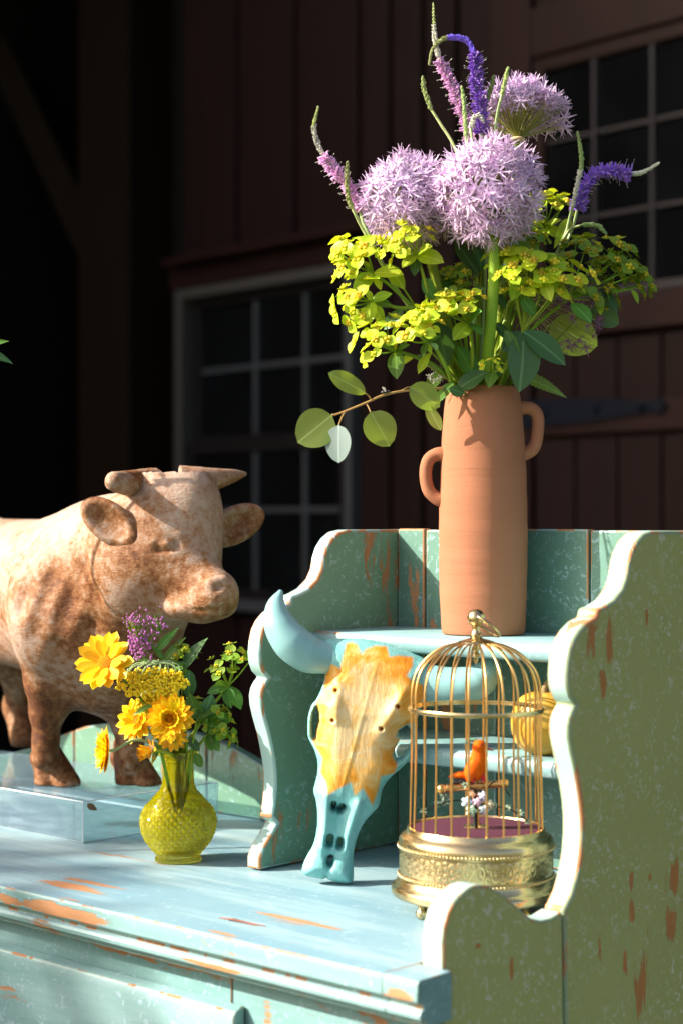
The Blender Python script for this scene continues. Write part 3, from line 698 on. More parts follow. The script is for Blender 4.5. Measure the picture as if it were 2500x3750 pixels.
curve_part('horn', [(660, 1760, 2.060), (735, 1760, 2.066), (800, 1752, 2.076), (860, 1741, 2.090), (900, 1735, 2.10)], [.018, .0165, .0120, .0072, .0022])
def ear(cu, cv, cF, L, W, ang, turn, shift):
    m = vframe(cF, (cu - UC) / FPX * cF, CAMZ + (VH - cv) / FPX * cF) @ Matrix.Rotation(turn, 4, 'Z') @ Matrix.Rotation(ang, 4, 'Y')
    def f(X, Y, Z):
        d = ell(X, Y, Z, (0, 0, 0), (L, .011, W)); d = smin(d, ell(X, Y, Z, (L * .8, .004, 0), (L * .5, .012, W * .5)), .01)
        return -smin(-d, ell(X, Y, Z, (-L * .12, -.013, 0), (L * .80, .0125, W * .78)), .004)
    V, Q = surface_nets(f, (-L - .01, -.025, -W - .01), (L * 1.5, .025, W + .01), .0017)
    put('ear', np_mesh('ear', V, Q), M['bull'], bull, m)
ear(405, 1915, 2.005, .040, .0225, R_(36), R_(-8), 1)
ear(856, 1924, 2.075, .039, .0220, R_(154), R_(10), 1)

# ------------------------------------------------------------------ painted cow skull leaning on the shelves
SF = 1.858; spx = .6164 * SF / FPX                       # metres per survey unit
def sk(x, y): return ((x - 760) * spx, -(y - 2235) * spx)
outl = [(555, 815), (600, 808), (700, 804), (800, 812), (900, 830), (1000, 862), (1100, 905), (1165, 945), (1178, 1050), (1172, 1158), (1130, 1180), (1118, 1230), (1090, 1290), (1086, 1330), (1090, 1390), (1083, 1450), (1050, 1520), (1000, 1570),
        (940, 1620), (895, 1680), (880, 1740), (868, 1790), (830, 1830), (780, 1890), (742, 1970), (720, 2060), (720, 2120), (720, 2200), (708, 2238), (640, 2235), (575, 2218), (558, 2206), (540, 2214), (470, 2203), (425, 2185), (418, 2150), (440, 2090),
        (480, 2020), (500, 1950), (508, 1860), (500, 1760), (486, 1715), (487, 1680), (505, 1610), (510, 1540), (490, 1465), (470, 1425), (452, 1385), (449, 1320), (455, 1250), (478, 1190), (500, 1165), (522, 1120), (545, 1060), (551, 1010), (530, 990), (520, 900)]
outl = [(p[0], p[1]) for p in crom([sk(*p) for p in outl], 3, closed=True)]
hol_l = [sk(*p) for p in [(500, 1205), (512, 1240), (515, 1290), (500, 1340), (492, 1395), (478, 1385), (474, 1310), (480, 1245)]]
hol_r = [sk(*p) for p in [(1035, 1315), (1058, 1340), (1062, 1400), (1045, 1450), (1005, 1500), (975, 1510), (962, 1460), (985, 1420), (1000, 1380), (985, 1350)]]
ax0, az0 = sk(858, 815); ax1, az1 = sk(560, 2220)
petals = [sk(*p) for p in [(660, 900), (680, 830), (710, 824), (742, 840), (765, 890), (800, 860), (850, 845), (915, 850), (930, 908), (985, 900), (1070, 912), (1065, 960), (1030, 1012), (1062, 1046), (1128, 1070), (1132, 1170), (1086, 1200), (1086, 1292), (1040, 1300), (990, 1330), (965, 1380), (1005, 1390), (1000, 1430), (945, 1480),
          (975, 1540), (960, 1590), (880, 1600), (865, 1680), (830, 1772), (775, 1665), (725, 1712), (705, 1630), (640, 1665), (570, 1706), (560, 1640), (525, 1585), (540, 1500), (480, 1410), (500, 1330), (515, 1280), (498, 1180), (540, 1120), (556, 1020), (550, 955), (600, 950), (640, 975)]]
def seg_d(X, Z, a, b):
    a, b = np.array(sk(*a)), np.array(sk(*b)); e = b - a; t = np.clip(((X - a[0]) * e[0] + (Z - a[1]) * e[1]) / (e @ e), 0, 1)
    return np.sqrt((X - a[0] - e[0] * t) ** 2 + (Z - a[1] - e[1] * t) ** 2)
def skull_sd(X, Y, Z):
    x2, z2 = X[:, 0, :].astype(float), Z[:, 0, :].astype(float)
    d = poly_sd(x2, z2, outl); dh = np.minimum(poly_sd(x2, z2, hol_l), poly_sd(x2, z2, hol_r))
    d = np.maximum(d, -dh)
    e = np.clip(-d, 0, None); t = np.clip((z2 - az1) / (az0 - az1), 0, 1)           # 0 at the teeth, 1 at the crown
    A = np.interp(t, [0, .10, .25, .45, .7, 1], [.016, .014, .020, .026, .030, .024])
    w = np.interp(t, [0, .2, .5, 1], [.016, .018, .026, .030])
    q = np.clip(e / w, 0, 1); top = A * np.sqrt(np.clip(1 - (1 - q) ** 2, 0, 1))
    g = lambda s, dd: np.exp(-(dd / s) ** 2)
    top += .0004 * g(.0016, seg_d(x2, z2, (862, 930), (770, 1250))) + .0005 * g(.0014, seg_d(x2, z2, (770, 1250), (640, 1720)))
    top -= .006 * g(.0085, seg_d(x2, z2, (640, 1800), (600, 2060))) * 1.0
    top += .0045 * g(.0050, seg_d(x2, z2, (560, 1720), (540, 2010))) + .0045 * g(.0050, seg_d(x2, z2, (745, 1760), (670, 2020)))
    top += .0050 * g(.007, seg_d(x2, z2, (1000, 1130), (890, 1330))) + .0040 * g(.007, seg_d(x2, z2, (620, 1060), (600, 1270)))
    top += .004 * g(.008, seg_d(x2, z2, (480, 2120), (650, 2165)))
    top -= .003 * g(.002, seg_d(x2, z2, (575, 2120), (558, 2215)))
    for c, s_ in (((615, 1100), .0016), ((977, 1190), .0016), ((596, 1273), .0016), ((880, 1320), .0016)): top -= .014 * g(s_, seg_d(x2, z2, c, (c[0] + 2, c[1] + 2)))
    for a_, b_, s_ in (((603, 1765), (603, 1790), .0022), ((655, 1785), (640, 1800), .0026), ((580, 1965), (577, 2000), .0028), ((643, 1985), (640, 2015), .0028), ((583, 2090), (580, 2115), .0026)): top -= .040 * g(s_, seg_d(x2, z2, a_, b_))
    bot = np.minimum(.7 * A * np.sqrt(np.clip(1 - (1 - q) ** 2, 0, 1)), .020)
    lean = (1 - t) * -.020
    yf = Y - lean[:, None, :]
    return np.maximum(np.maximum(-yf - top[:, None, :], yf - bot[:, None, :]), np.broadcast_to(d[:, None, :], Y.shape)) * .8
skf = vframe(SF, (850 + 760 * .6164 - UC) / FPX * SF, CAMZ + (VH - (1850 + 2235 * .6164)) / FPX * SF)
V, Q = surface_nets(skull_sd, (-.066, -.062, -.006), (.082, .026, .262), .00125)
zfix = T + .0006 - (skf.translation.z + V[:, 2].min()); skf = Matrix.Translation((0, 0, max(zfix, 0))) @ skf
skull = thing('cow_skull', skf.translation + Vector((0, 0, 0)), 'turquoise painted cow skull with orange petal shapes leaning on the hutch shelves', 'skull')
me = np_mesh('skull_bone', V, Q)
pd = poly_sd(V[:, 0], V[:, 2], petals)
at = me.attributes.new('petal', 'FLOAT', 'POINT'); at.data.foreach_set('value', np.clip(.5 - pd / .0022, 0, 1).astype(np.float32))
cx, cz = sk(770, 1290)
at = me.attributes.new('heart', 'FLOAT', 'POINT'); at.data.foreach_set('value', np.clip(1 - np.hypot(V[:, 0] - cx, (V[:, 2] - cz) * .62) / .062, 0, 1).astype(np.float32))
sm = NT('painted_skull'); sv_ = sm.coord()
a1 = sm.n('Attribute', attribute_name='petal'); a2 = sm.n('Attribute', attribute_name='heart')
tq = sm.mix(sm.step(sm.noise(sm.coord((1.5, 1.5, .5)), 55, 6, .7), .35, .65), (.14, .43, .40), (.27, .55, .53))
vo = sm.n('TexVoronoi'); vo.inputs['Scale'].default_value = 44; ve = sm.n('TexVoronoi', feature='DISTANCE_TO_EDGE'); ve.inputs['Scale'].default_value = 44; sm.l(sm.coord((1, 1, .7)), ve.inputs['Vector']); sm.l(sm.coord((1, 1, .7)), vo.inputs['Vector'])
oc = sm.ramp(sm.math('ADD', sm.math('SUBTRACT', sm.math('MULTIPLY', vo.outputs['Color'], .35), sm.math('ADD', .34, sm.math('MULTIPLY', sm.step(ve.outputs['Distance'], .08, .0), .10))), sm.math('ADD', sm.math('MULTIPLY', a2.outputs['Fac'], .75), sm.math('MULTIPLY', sm.noise(sv_, 60, 5), 1.0))), [(.10, (.72, .22, .006)), (.36, (.80, .31, .015)), (.58, (.82, .44, .10)), (.85, (.84, .60, .30))])
sm.col(sm.mix(a1.outputs['Fac'], tq, oc)); sm.set(Roughness=.48); sm.bump(sm.math('ADD', sm.noise(sm.coord((1.6, 1.6, .35)), 150, 6, .7), sm.noise(sv_, 45, 4)), .45, .0022); M['skull'] = sm.m
put('skull_bone', me, M['skull'], skull, skf)
hm_ = simple('pale_turquoise_horn', (.25, .45, .45), .42, var=(.20, .40, .41), vscale=30, bump=.15, bs=90, bd=.001)
def sp_(x, y, F): return pt(850 + x * .6164, 1850 + y * .6164, F)
tube('horn', crom([sp_(600, 910, 1.853), (sp_(540, 905, 1.850)), sp_(450, 882, 1.848), sp_(350, 810, 1.846), sp_(280, 705, 1.848), sp_(262, 600, 1.852), sp_(290, 508, 1.858)], 8), [.0165, .0168, .0200, .0200, .0165, .0108, .0022], hm_, skull, 20)
tube('horn', crom([sp_(1120, 1050, 1.853), sp_(1200, 1062, 1.850), sp_(1290, 1075, 1.846), sp_(1390, 1070, 1.842), sp_(1480, 1030, 1.838), sp_(1535, 965, 1.836), sp_(1556, 905, 1.838)], 8), [.0185, .0190, .0195, .0195, .0175, .0120, .0055], hm_, skull, 20)

# ------------------------------------------------------------------ yellow gourd on the middle shelf
gm_ = NT('yellow_gourd'); gvv = gm_.coord(); gm_.col(gm_.ramp(gm_.noise(gvv, 26, 4), [(.3, (.50, .22, .012)), (.5, (.60, .31, .03)), (.7, (.68, .44, .12))])); gm_.set(Roughness=.4); M['gourd'] = gm_.m
gp = [(0, 0), (.010, .0004), (.020, .0035), (.0285, .011), (.0325, .022), (.0335, .033), (.0315, .045), (.026, .055), (.017, .061), (.007, .0625), (0, .0605)]
GC = FR(1.795, (1992 - UC) / FPX * 1.795, T + .1386)
gourd = thing('gourd', GC, 'smooth round golden yellow gourd behind the birdcage on the middle shelf', 'gourd')
put('gourd_body', lathe_mesh('gourd_body', [(p[0], p[1]) for p in crom([(r, z, 0) for r, z in gp], 5)], 48, lambda r, z, a: (r * (1 + .004 * math.cos(5 * a)), z), 180, GC), M['gourd'], gourd)
tube('gourd_stem', crom([GC + Vector((0, 0, .060)), GC + Vector((.001, 0, .068)), GC + Vector((.005, .002, .073))], 4), [.004, .003, .0035], simple('dry_stem', (.25, .18, .08), .8), gourd, 8)

# ------------------------------------------------------------------ brass birdcage automaton
brn = NT('brushed_brass'); bvv = brn.coord(); brn.col(brn.mix(brn.noise(bvv, 40, 4), (.66, .50, .27), (.56, .41, .20))); brn.set(Metallic=1.0, Roughness=brn.ramp(brn.noise(brn.coord((1, 1, 14)), 60, 3), [(.3, (.20,) * 3), (.7, (.33,) * 3)])); M['brass'] = brn.m
M['wire'] = simple('copper_gold_wire', (.74, .42, .15), .30, metal=1.0)
M['velvet'] = simple('plum_velvet', (.060, .004, .022), .9, var=(.09, .008, .034), vscale=160, bump=.3, bs=600, bd=.0006)
CF = 1.715; CR = (1742 - UC) / FPX * CF; CC = FR(CF, CR, T)
cage = thing('birdcage', CC, 'domed brass wire birdcage with an orange toy bird and round ornamented base', 'birdcage')
bp = [(0, .0155), (.076, .0150), (.0800, .0160), (.0812, .0180), (.0812, .0222), (.0800, .0245), (.0775, .0265), (.0757, .0290), (.0750, .0310), (.0742, .0325), (.0742, .0365), (.0730, .0375), (.0730, .0380)]
bp2 = [(.0730, .0585), (.0742, .0592), (.0742, .0655), (.0738, .0690), (.0720, .0715), (.0690, .0735), (.0668, .0755), (.0662, .0785), (.0655, .0800), (.0640, .0803), (.0630, .0790), (.0628, .0775), (0, .0770)]
put('cage_base', lathe_mesh('cage_base', bp + bp2, 128, None, 38, CC), M['brass'], cage)
def frz(r, z, a):
    t = (z - .0385) / (.0580 - .0385); x = a / (2 * math.pi) * 34; ph = (x % 1) - .5; yy = (t - .5) * 1.0
    d = math.hypot(ph * 1.25, yy); h = .0007 * math.exp(-((d - .34) / .07) ** 2) + .0010 * math.exp(-(d / .12) ** 2)
    d2 = math.hypot((abs(ph) - .5) * 1.2, abs(yy) - .30); h += .0007 * math.exp(-((d2 - .14) / .06) ** 2)
    ed = min(t, 1 - t); h *= .6 * min(1, ed / .06)
    return r + h, z
put('frieze_band', lathe_mesh('frieze_band', [(.0733, .0385 + .0195 * i / 26) for i in range(27)], 680, frz, 60, CC), M['brass'], cage)
for z in (.0350, .0622):
    b = MB()
    for k in range(130):
        a = 2 * math.pi * k / 130; b.add(sphere_data((CC.x + .0746 * math.cos(a), CC.y + .0746 * math.sin(a), CC.z + z), .00155, 6, 5))
    tag(put('bead_row', b.me('bead_row', 180), M['brass'], cage), kind='stuff')
fa = [math.radians(YAW + x) for x in (218, 308, 38, 128)]
for a in fa:
    c = (CC.x + .068 * math.cos(a), CC.y + .068 * math.sin(a), T)
    put('foot', lathe_mesh('foot', [(0, .0003), (.004, .0004), (.0055, .003), (.0065, .0055), (.0050, .0085), (.0035, .0105), (.0045, .0125), (.0068, .0150), (0, .0152)], 16, None, 60, c), M['brass'], cage)
put('velvet_floor', lathe_mesh('velvet_floor', [(.0626, .0772), (.0622, .0786), (.055, .0790), (.03, .0793), (0, .0794)], 64, None, 60, CC), M['velvet'], cage)
put('pin_plate', lathe_mesh('pin_plate', [(.0128, .0793), (.0128, .0800), (.0118, .0804), (0, .0804)], 32, None, 40, CC), M['brass'], cage)
for q in ((.007, -.003), (-.004, .006), (-.006, -.004)):
    put('screw', mesh('screw', *sphere_data(CC + Vector((q[0], q[1], .0804)), .0016, 8, 6), smooth=180), M['brass'], cage)
NW = 24
wp = [(.0636, .0795), (.0629, .110), (.0622, .150), (.0622, .1925), (.0622, .206), (.0608, .2180), (.0570, .2295), (.0500, .2390), (.0400, .2475), (.0290, .2530), (.0160, .2562)]
wp = crom([(r, 0, z) for r, z in wp], 4)
wme = mesh('wire', *tube_data([(p[0], p[1], p[2]) for p in wp], .00105, 6), smooth=60); wme.materials.append(M['wire'])
for k in range(NW):
    a = 2 * math.pi * (k + .30) / NW + R_(YAW) + (.006 * math.sin(k * 3.3))
    put('wire', wme, M['wire'], cage, Matrix.Translation(CC) @ Matrix.Rotation(a, 4, 'Z'))
put('hoop', lathe_mesh('hoop', [(.0630, .1905), (.0645, .1905), (.0650, .1915), (.0650, .1938), (.0645, .1948), (.0630, .1948), (.0630, .1905)], 96, None, 40, CC), M['brass'], cage)
put('dome_cap', lathe_mesh('dome_cap', [(0, .2552), (.0165, .2552), (.0180, .2562), (.0170, .2575), (.0120, .2590), (.0065, .2605), (.0048, .2622), (.0058, .2640), (.0045, .2660), (.0034, .2690), (.0040, .2715), (.0045, .2725), (0, .2725)], 40, None, 60, CC), M['brass'], cage)
put('finial_ball', mesh('finial_ball', *sphere_data(CC + Vector((0, 0, .2800)), .0086, 24, 16), smooth=180), M['brass'], cage)
put('dome_drop', lathe_mesh('dome_drop', [(.003, .2552), (.0038, .250), (.0022, .2475), (.0042, .2445), (.0022, .2415), (.0026, .239), (0, .235)], 16, None, 60, CC), M['brass'], cage)
rc = CC + Vector((0, 0, .2800))
# hanging ring, fallen to the right
ax1_ = RV * .86 + Vector((0, 0, -.72)) * .95 ; ax1_.normalize(); ax2_ = (FV * .90 + RV * -.35).normalized(); ax2_ = (ax2_ - ax1_ * ax2_.dot(ax1_)).normalized()
cen = rc + ax1_ * .0125
tube('hanging_ring', [cen + ax1_ * .0152 * math.cos(t) + ax2_ * .0125 * math.sin(t) for t in np.linspace(0, 2 * math.pi, 41)], .0016, M['brass'], cage, 8)
# perch, vine, roses
up_ = Vector((0, 0, 1))
def cl(r, f, z): return CC + RV * r + FV * f + Vector((0, 0, z))
M['vine'] = simple('black_wire_vine', (.010, .014, .012), .5)
M['ivy'] = leaf_mat('cloth_ivy', (.30, .42, .26), (.40, .50, .34), .2, .7)
perch = tube('perch', [cl(-.0335, -.006, .1165), cl(.028, .004, .1205)], .0034, M['wire'], cage, 12)
for t, r in ((-.0335, .0048), (-.0275, .0040), (.0235, .0040), (.028, .0040)):
    f = (t + .0335) / .0615; put('perch_knob', mesh('perch_knob', *sphere_data(cl(t, -.006 + .010 * f, .1165 + .004 * f), r, 12, 8), smooth=180), M['wire'], cage)
tube('stand', [cl(-.001, 0, .080), cl(-.0015, 0, .1165)], .0019, M['vine'], cage, 8); tube('stand', [cl(.002, .001, .080), cl(.001, .0005, .1165)], .0014, M['wire'], cage, 8)
ivyme = None
def star_leaf():
    P = []
    for k, (a, r) in enumerate([(-90, .12), (-60, .55), (-30, .48), (-5, .85), (25, .55), (50, .85), (68, .6), (90, 1.1), (112, .6), (130, .85), (155, .55), (185, .85), (210, .48), (240, .55)]):
        P.append((r * math.cos(R_(a)), r * math.sin(R_(a)) + .1, .08 * math.sin(k * 1.7)))
    P.append((0, .1, -.05)); n = len(P) - 1
    return mesh('leaf', P, [(n, i, (i + 1) % n) for i in range(n)])
ivyme = star_leaf()
def vine(px, leaves, s=.0052):
    P = crom([cl(*p) for p in px], 6); v = tube('vine', P, .00075, M['vine'], cage, 5)
    for (i, ang) in leaves:
        p = P[min(i, len(P) - 1)]; d = RV * math.cos(ang) + Vector((0, 0, math.sin(ang))) + FV * random.uniform(-.3, .3)
        put('leaf', ivyme, M['ivy'], v, orient(Vector(p), d, -FV + up_ * .4, s * random.uniform(.85, 1.2)))
vine([(-.002, 0, .103), (-.018, -.006, .106), (-.034, -.012, .1035), (-.050, -.018, .098)], [(4, 4.4), (9, 3.6), (13, 2.6), (18, 3.4)])
vine([(.004, -.002, .102), (.018, -.006, .100), (.034, -.008, .0965), (.048, -.008, .0865)], [(5, .5), (10, .9), (14, .2), (18, 5.6)])
vine([(-.034, -.007, .1165), (-.031, -.010, .109), (-.033, -.010, .104)], [(4, 4.4), (10, 5.0)], .0048)
vine([(-.012, -.008, .1215), (-.002, -.007, .116), (.008, -.004, .1145), (.017, 0, .1225), (.026, .004, .1175), (.033, .004, .108)], [(1, 2.9)], .0055)
rosem = [simple('paper_rose_' + n_, c, .8, var=c2, vscale=260) for n_, c, c2 in (('blue', (.32, .62, .85), (.85, .88, .92)), ('pink', (.85, .30, .45), (.9, .75, .8)), ('lilac', (.66, .55, .80), (.85, .8, .88)), ('green', (.40, .72, .36), (.8, .9, .75)), ('white', (.72, .80, .78), (.5, .6, .6)), ('yellow', (.88, .62, .22), (.9, .86, .75)), ('orange', (.85, .42, .18), (.9, .6, .4)))]
def rose(p, s, mt):
    b = MB(); b.add(sphere_data((0, 0, 0), .55, 10, 7))
    for ring, (n_, rr, zz) in enumerate(((5, .62, .1), (4, .42, .32), (3, .22, .5))):
        for k in range(n_):
            a = 2 * math.pi * k / n_ + ring * .6
            b.add(sphere_data((rr * math.cos(a), rr * math.sin(a), zz), .45 - .08 * ring, 8, 5, (.75, .75, .8)))
    m = orient(p, up_, -FV + up_ * .35, s) 
    return put('rose', b.me('rose', 180), mt, cage, m)
for (r, f, z, s, i) in ((-.0095, -.008, .1045, .0062, 0), (0, -.009, .1045, .0050, 1), (.0055, -.006, .1095, .0056, 2), (-.0055, -.012, .0965, .0062, 3), (.0065, -.010, .0970, .0058, 4), (.0120, -.006, .1015, .0056, 5), (-.005, -.006, .1115, .0048, 6)): rose(cl(r, f, z), s, rosem[i])
# the toy bird: one continuous feathered body, with crest, beak, tail and legs
bd = NT('orange_feathers'); bdv = bd.coord((1, 1, .3)); bd.col(bd.ramp(bd.noise(bdv, 300, 4), [(.3, (.78, .085, .002)), (.6, (.84, .135, .004)), (.8, (.88, .24, .02))])); bd.set(Roughness=.8, Specular_IOR_Level=.15); bd.bump(bd.noise(bdv, 500, 3), .4, .0008)
bird_m = vframe(CF, CR, T + .1215)
def bird_sd(X, Y, Z):
    d = ell(X, Y, Z, (.0015, 0, .0165), (.0085, .0075, .0145), 0, -.12)
    d = smin(d, ell(X, Y, Z, (-.0035, 0, .0120), (.0080, .0070, .0110), 0, -.45), .004)
    d = smin(d, caps(X, Y, Z, (.002, 0, .022), (.0025, -.0005, .034), .0072, .0058), .004)
    d = smin(d, ell(X, Y, Z, (.003, -.0005, .0365), (.0058, .0052, .0050)), .003)
    for s_ in (-1, 1): d = smin(d, ell(X, Y, Z, (-.004, s_ * .0062, .0125), (.0050, .0022, .0120), 0, -.40), .0015)
    return d
V, Q = surface_nets(bird_sd, (-.02, -.012, -.004), (.014, .012, .046), .0007)
bird = put('bird', np_mesh('bird', V, Q), bd.m, cage, bird_m); bird['label'] = 'orange feathered toy bird with green crest and open beak'
def bp_(x, y, z): return bird_m @ Vector((x, y, z))
def bpart(name, P, rad, mt, flat=1., seg=8):
    me = mesh(name, *tube_data(crom(P, 5), rad, seg, flat=flat), smooth=60); me.materials.append(mt)
    o = bpy.data.objects.new(name, me); link(o, bird); return o
blu = simple('bird_beak_horn', (.10, .09, .22), .4); redm = simple('bird_red', (.55, .012, .02), .5); grn = simple('bird_green_feathers', (.08, .22, .12), .5, var=(.25, .4, .3), vscale=300); blk_ = simple('bird_black_feathers', (.012, .010, .014), .6)
flesh = simple('bird_leg_wire', (.62, .36, .14), .5)
bpart('beak', [(.0075, -.0008, .0372), (.0125, -.0010, .0362), (.0172, -.001, .0345)], [.0019, .0014, .0004], blu)
bpart('beak', [(.0075, -.0008, .0345), (.0120, -.001, .0327), (.0165, -.001, .0312)], [.0013, .0010, .0004], redm)
bpart('eye', [(.0050, -.0052, .0372), (.0050, -.0064, .0372)], [.0011, .0006], blk_)
for q in ((-.004, .039), (-.008, .0385), (-.0115, .0365)): bpart('crest', [(.002, 0, .0405), (q[0] * .5, 0, .0412), (q[0], 0, q[1])], [.0014, .0018, .0005], grn, 1.2)
bpart('tail', [(-.006, 0, .006), (-.016, 0, .0075), (-.026, 0, .0055)], [.0028, .0030, .0006], bd.m, 1.2)
bpart('tail', [(-.004, .001, .003), (-.015, .001, .0015), (-.024, .001, .0000)], [.003, .0034, .0008], blk_, 1.2)
for q in ((-.0030, -.005), (.0075, -.004)): bpart('thigh', [(q[0], q[1], .008), (q[0] - .0005, q[1], .0015)], [.0026, .0020], redm)
for q in ((-.001, -.002), (.0025, -.0005)): bpart('leg', [(q[0], q[1], .006), (q[0], q[1], -.0020)], [.0014, .0011], flesh)
# ------------------------------------------------------------------ plants: shared shapes
def leaf_me(name, L, W, peak=.45, tip=1.0, fold=.15, bend=.2, nseg=8, serr=0.0, wave=0.0):
    V, Fs = [], []; cols = (-1, -.5, 0, .5, 1)
    for i in range(nseg + 1):
        t = i / nseg; p = math.log(.5) / math.log(peak); w = W / 2 * max(math.sin(math.pi * t ** p), 0) ** tip
        if serr: w *= 1 + serr * (1 if i % 2 else -1)
        for c in cols:
            x = c * w; V.append((x, t * L - (serr * L * .06 * abs(c) if serr else 0), fold * abs(x) - bend * L * t * t + wave * L * math.sin(t * 9 + c) * abs(c)))
    for i in range(nseg):
        for k in range(4): a = i * 5 + k; Fs.append((a, a + 1, a + 6, a + 5))
    return mesh(name, V, Fs, smooth=180)
M['stem'] = leaf_mat('green_stem', (.20, .32, .02), (.28, .38, .03), .15, .45)
M['stem_pale'] = leaf_mat('pale_green_stem', (.36, .46, .18), (.42, .52, .24), .15, .45)
M['leaf'] = leaf_mat('mid_green_leaf', (.075, .175, .03), (.11, .23, .04), .35, .38, (.24, .42, .03), rib=.6)
M['leaf_d'] = leaf_mat('blue_green_leaf', (.045, .115, .040), (.075, .155, .055), .25, .36, (.12, .26, .03), rib=.6)
M['leaf_y'] = leaf_mat('lime_leaf', (.34, .48, .03), (.44, .58, .045), .42, .42, (.66, .80, .02), rib=.6)
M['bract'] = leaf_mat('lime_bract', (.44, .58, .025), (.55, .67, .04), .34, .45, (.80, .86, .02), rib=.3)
M['bract_shade'] = leaf_mat('green_bract_shaded', (.17, .28, .03), (.25, .36, .04), .35, .45, (.36, .48, .02))  # darker bract copy: shade of the dimmer spurge clusters put into the colour
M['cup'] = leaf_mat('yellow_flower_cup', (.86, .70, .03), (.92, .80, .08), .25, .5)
M['cup_shade'] = leaf_mat('yellow_cup_shaded', (.50, .42, .02), (.58, .50, .03), .25, .5)  # darker cup copy, shade painted in to go with those bracts
M['euc'] = leaf_mat('eucalyptus_leaf', (.17, .27, .08), (.22, .32, .10), .48, .45, (.55, .70, .03), 25, rib=.8)
M['euc_grey'] = leaf_mat('grey_eucalyptus_leaf', (.30, .40, .36), (.34, .43, .40), .18, .5, None, 25, rib=.6)
M['twig'] = simple('ochre_twig', (.42, .24, .07), .55)
M['allium'] = leaf_mat('lilac_petal', (.70, .46, .72), (.86, .72, .88), .22, .5, None, 300)
M['allium_d'] = leaf_mat('dry_purple_petal', (.26, .10, .22), (.34, .15, .28), .25, .6, None, 300)
M['pedicel'] = leaf_mat('flower_stalk_green', (.40, .46, .10), (.50, .52, .16), .3, .5)
M['pedicel_d'] = leaf_mat('dry_flower_stalk', (.40, .34, .14), (.46, .38, .20), .2, .6)
M['v_pink'] = leaf_mat('pink_spike_petal', (.74, .38, .68), (.82, .58, .78), .3, .5, None, 500)
M['v_violet'] = leaf_mat('violet_spike_petal', (.24, .10, .64), (.40, .26, .78), .3, .5, None, 500)
M['v_green'] = leaf_mat('green_spike_bud', (.36, .46, .14), (.46, .54, .24), .3, .5, None, 500)
M['v_white'] = leaf_mat('pale_spike_bud', (.60, .62, .46), (.72, .68, .66), .3, .5, None, 500)
ROUND = leaf_me('bract', 1, 1.0, .52, .62, .25, .25, 5)
OVAL = leaf_me('leaf', 1, .52, .50, .75, .2, .25, 8)
LANCE = leaf_me('leaf', 1, .36, .42, .95, .25, .35, 8)
WAVY = leaf_me('leaf', 1, .46, .55, .75, .2, .35, 10, wave=.03)
SERR = leaf_me('leaf', 1, .42, .36, .9, .15, .15, 26, serr=.09)
EUC = leaf_me('leaf', 1, .92, .46, .58, .10, .08, 12)
EUCL = leaf_me('leaf', 1, .50, .50, .62, .12, .05, 12, wave=.015)
def mk(me, *ms):
    """same shape with another material: light copies share nothing but the build"""
    key = me.name + '|' + ms[0].name
    if key not in mk.c:
        c = me.copy(); c.materials.clear(); [c.materials.append(x) for x in ms]; mk.c[key] = c
    return mk.c[key]
mk.c = {}
def leaf_at(parent, me, mt, p, q, s=None, face=None, name='leaf', wide=1.0):
    """a leaf from point p towards point q, its upper side towards face"""
    p, q = Vector(p), Vector(q); d = q - p; L = d.length if s is None else s
    f = Vector(face) if face is not None else (-FV * .8 + Vector((0, 0, .6)) + RV * random.uniform(-.5, .5))
    return put(name, mk(me, mt), mt, parent, orient(p, d, f, (L * wide, L, L)))
cup = MB()
for k in range(4):
    a = k * math.pi / 2; cup.add(sphere_data((.30 * math.cos(a), .30 * math.sin(a), .10), .22, 5, 4, (1, 1, .7)))
cup.add(sphere_data((0, 0, .22), .20, 5, 4)); CUP = cup.me('blossom', 180)
def head(parent, p, d, s, n=4, mb=None, mc=None):
    """one euphorbia flower head: paired round bracts round yellow cups"""
    mb, mc = mb or M['bract'], mc or M['cup']; s = s * 1.5; d = Vector(d).normalized()
    t1 = d.orthogonal().normalized(); t2 = d.cross(t1)
    for k in range(n):
        a = 2 * math.pi * k / n + random.uniform(-.4, .4); r = s * (.62 if n > 1 else 0) * random.uniform(.7, 1.1)
        c = Vector(p) + (t1 * math.cos(a) + t2 * math.sin(a)) * r + d * s * random.uniform(-.2, .3)
        ax = (d + (t1 * math.cos(a) + t2 * math.sin(a)) * .55).normalized(); b0 = random.uniform(0, 6.28)
        e1 = ax.orthogonal().normalized(); e2 = ax.cross(e1)
        for j in (0, math.pi):
            dr = e1 * math.cos(b0 + j) + e2 * math.sin(b0 + j)
            put('bract', mk(ROUND, mb), mb, parent, orient(c - dr * s * .05, dr + ax * .35, ax, s * random.uniform(.50, .68)))
        put('blossom', mk(CUP, mc), mc, parent, orient(c + ax * s * .06, e1, ax, s * random.uniform(.36, .50)))
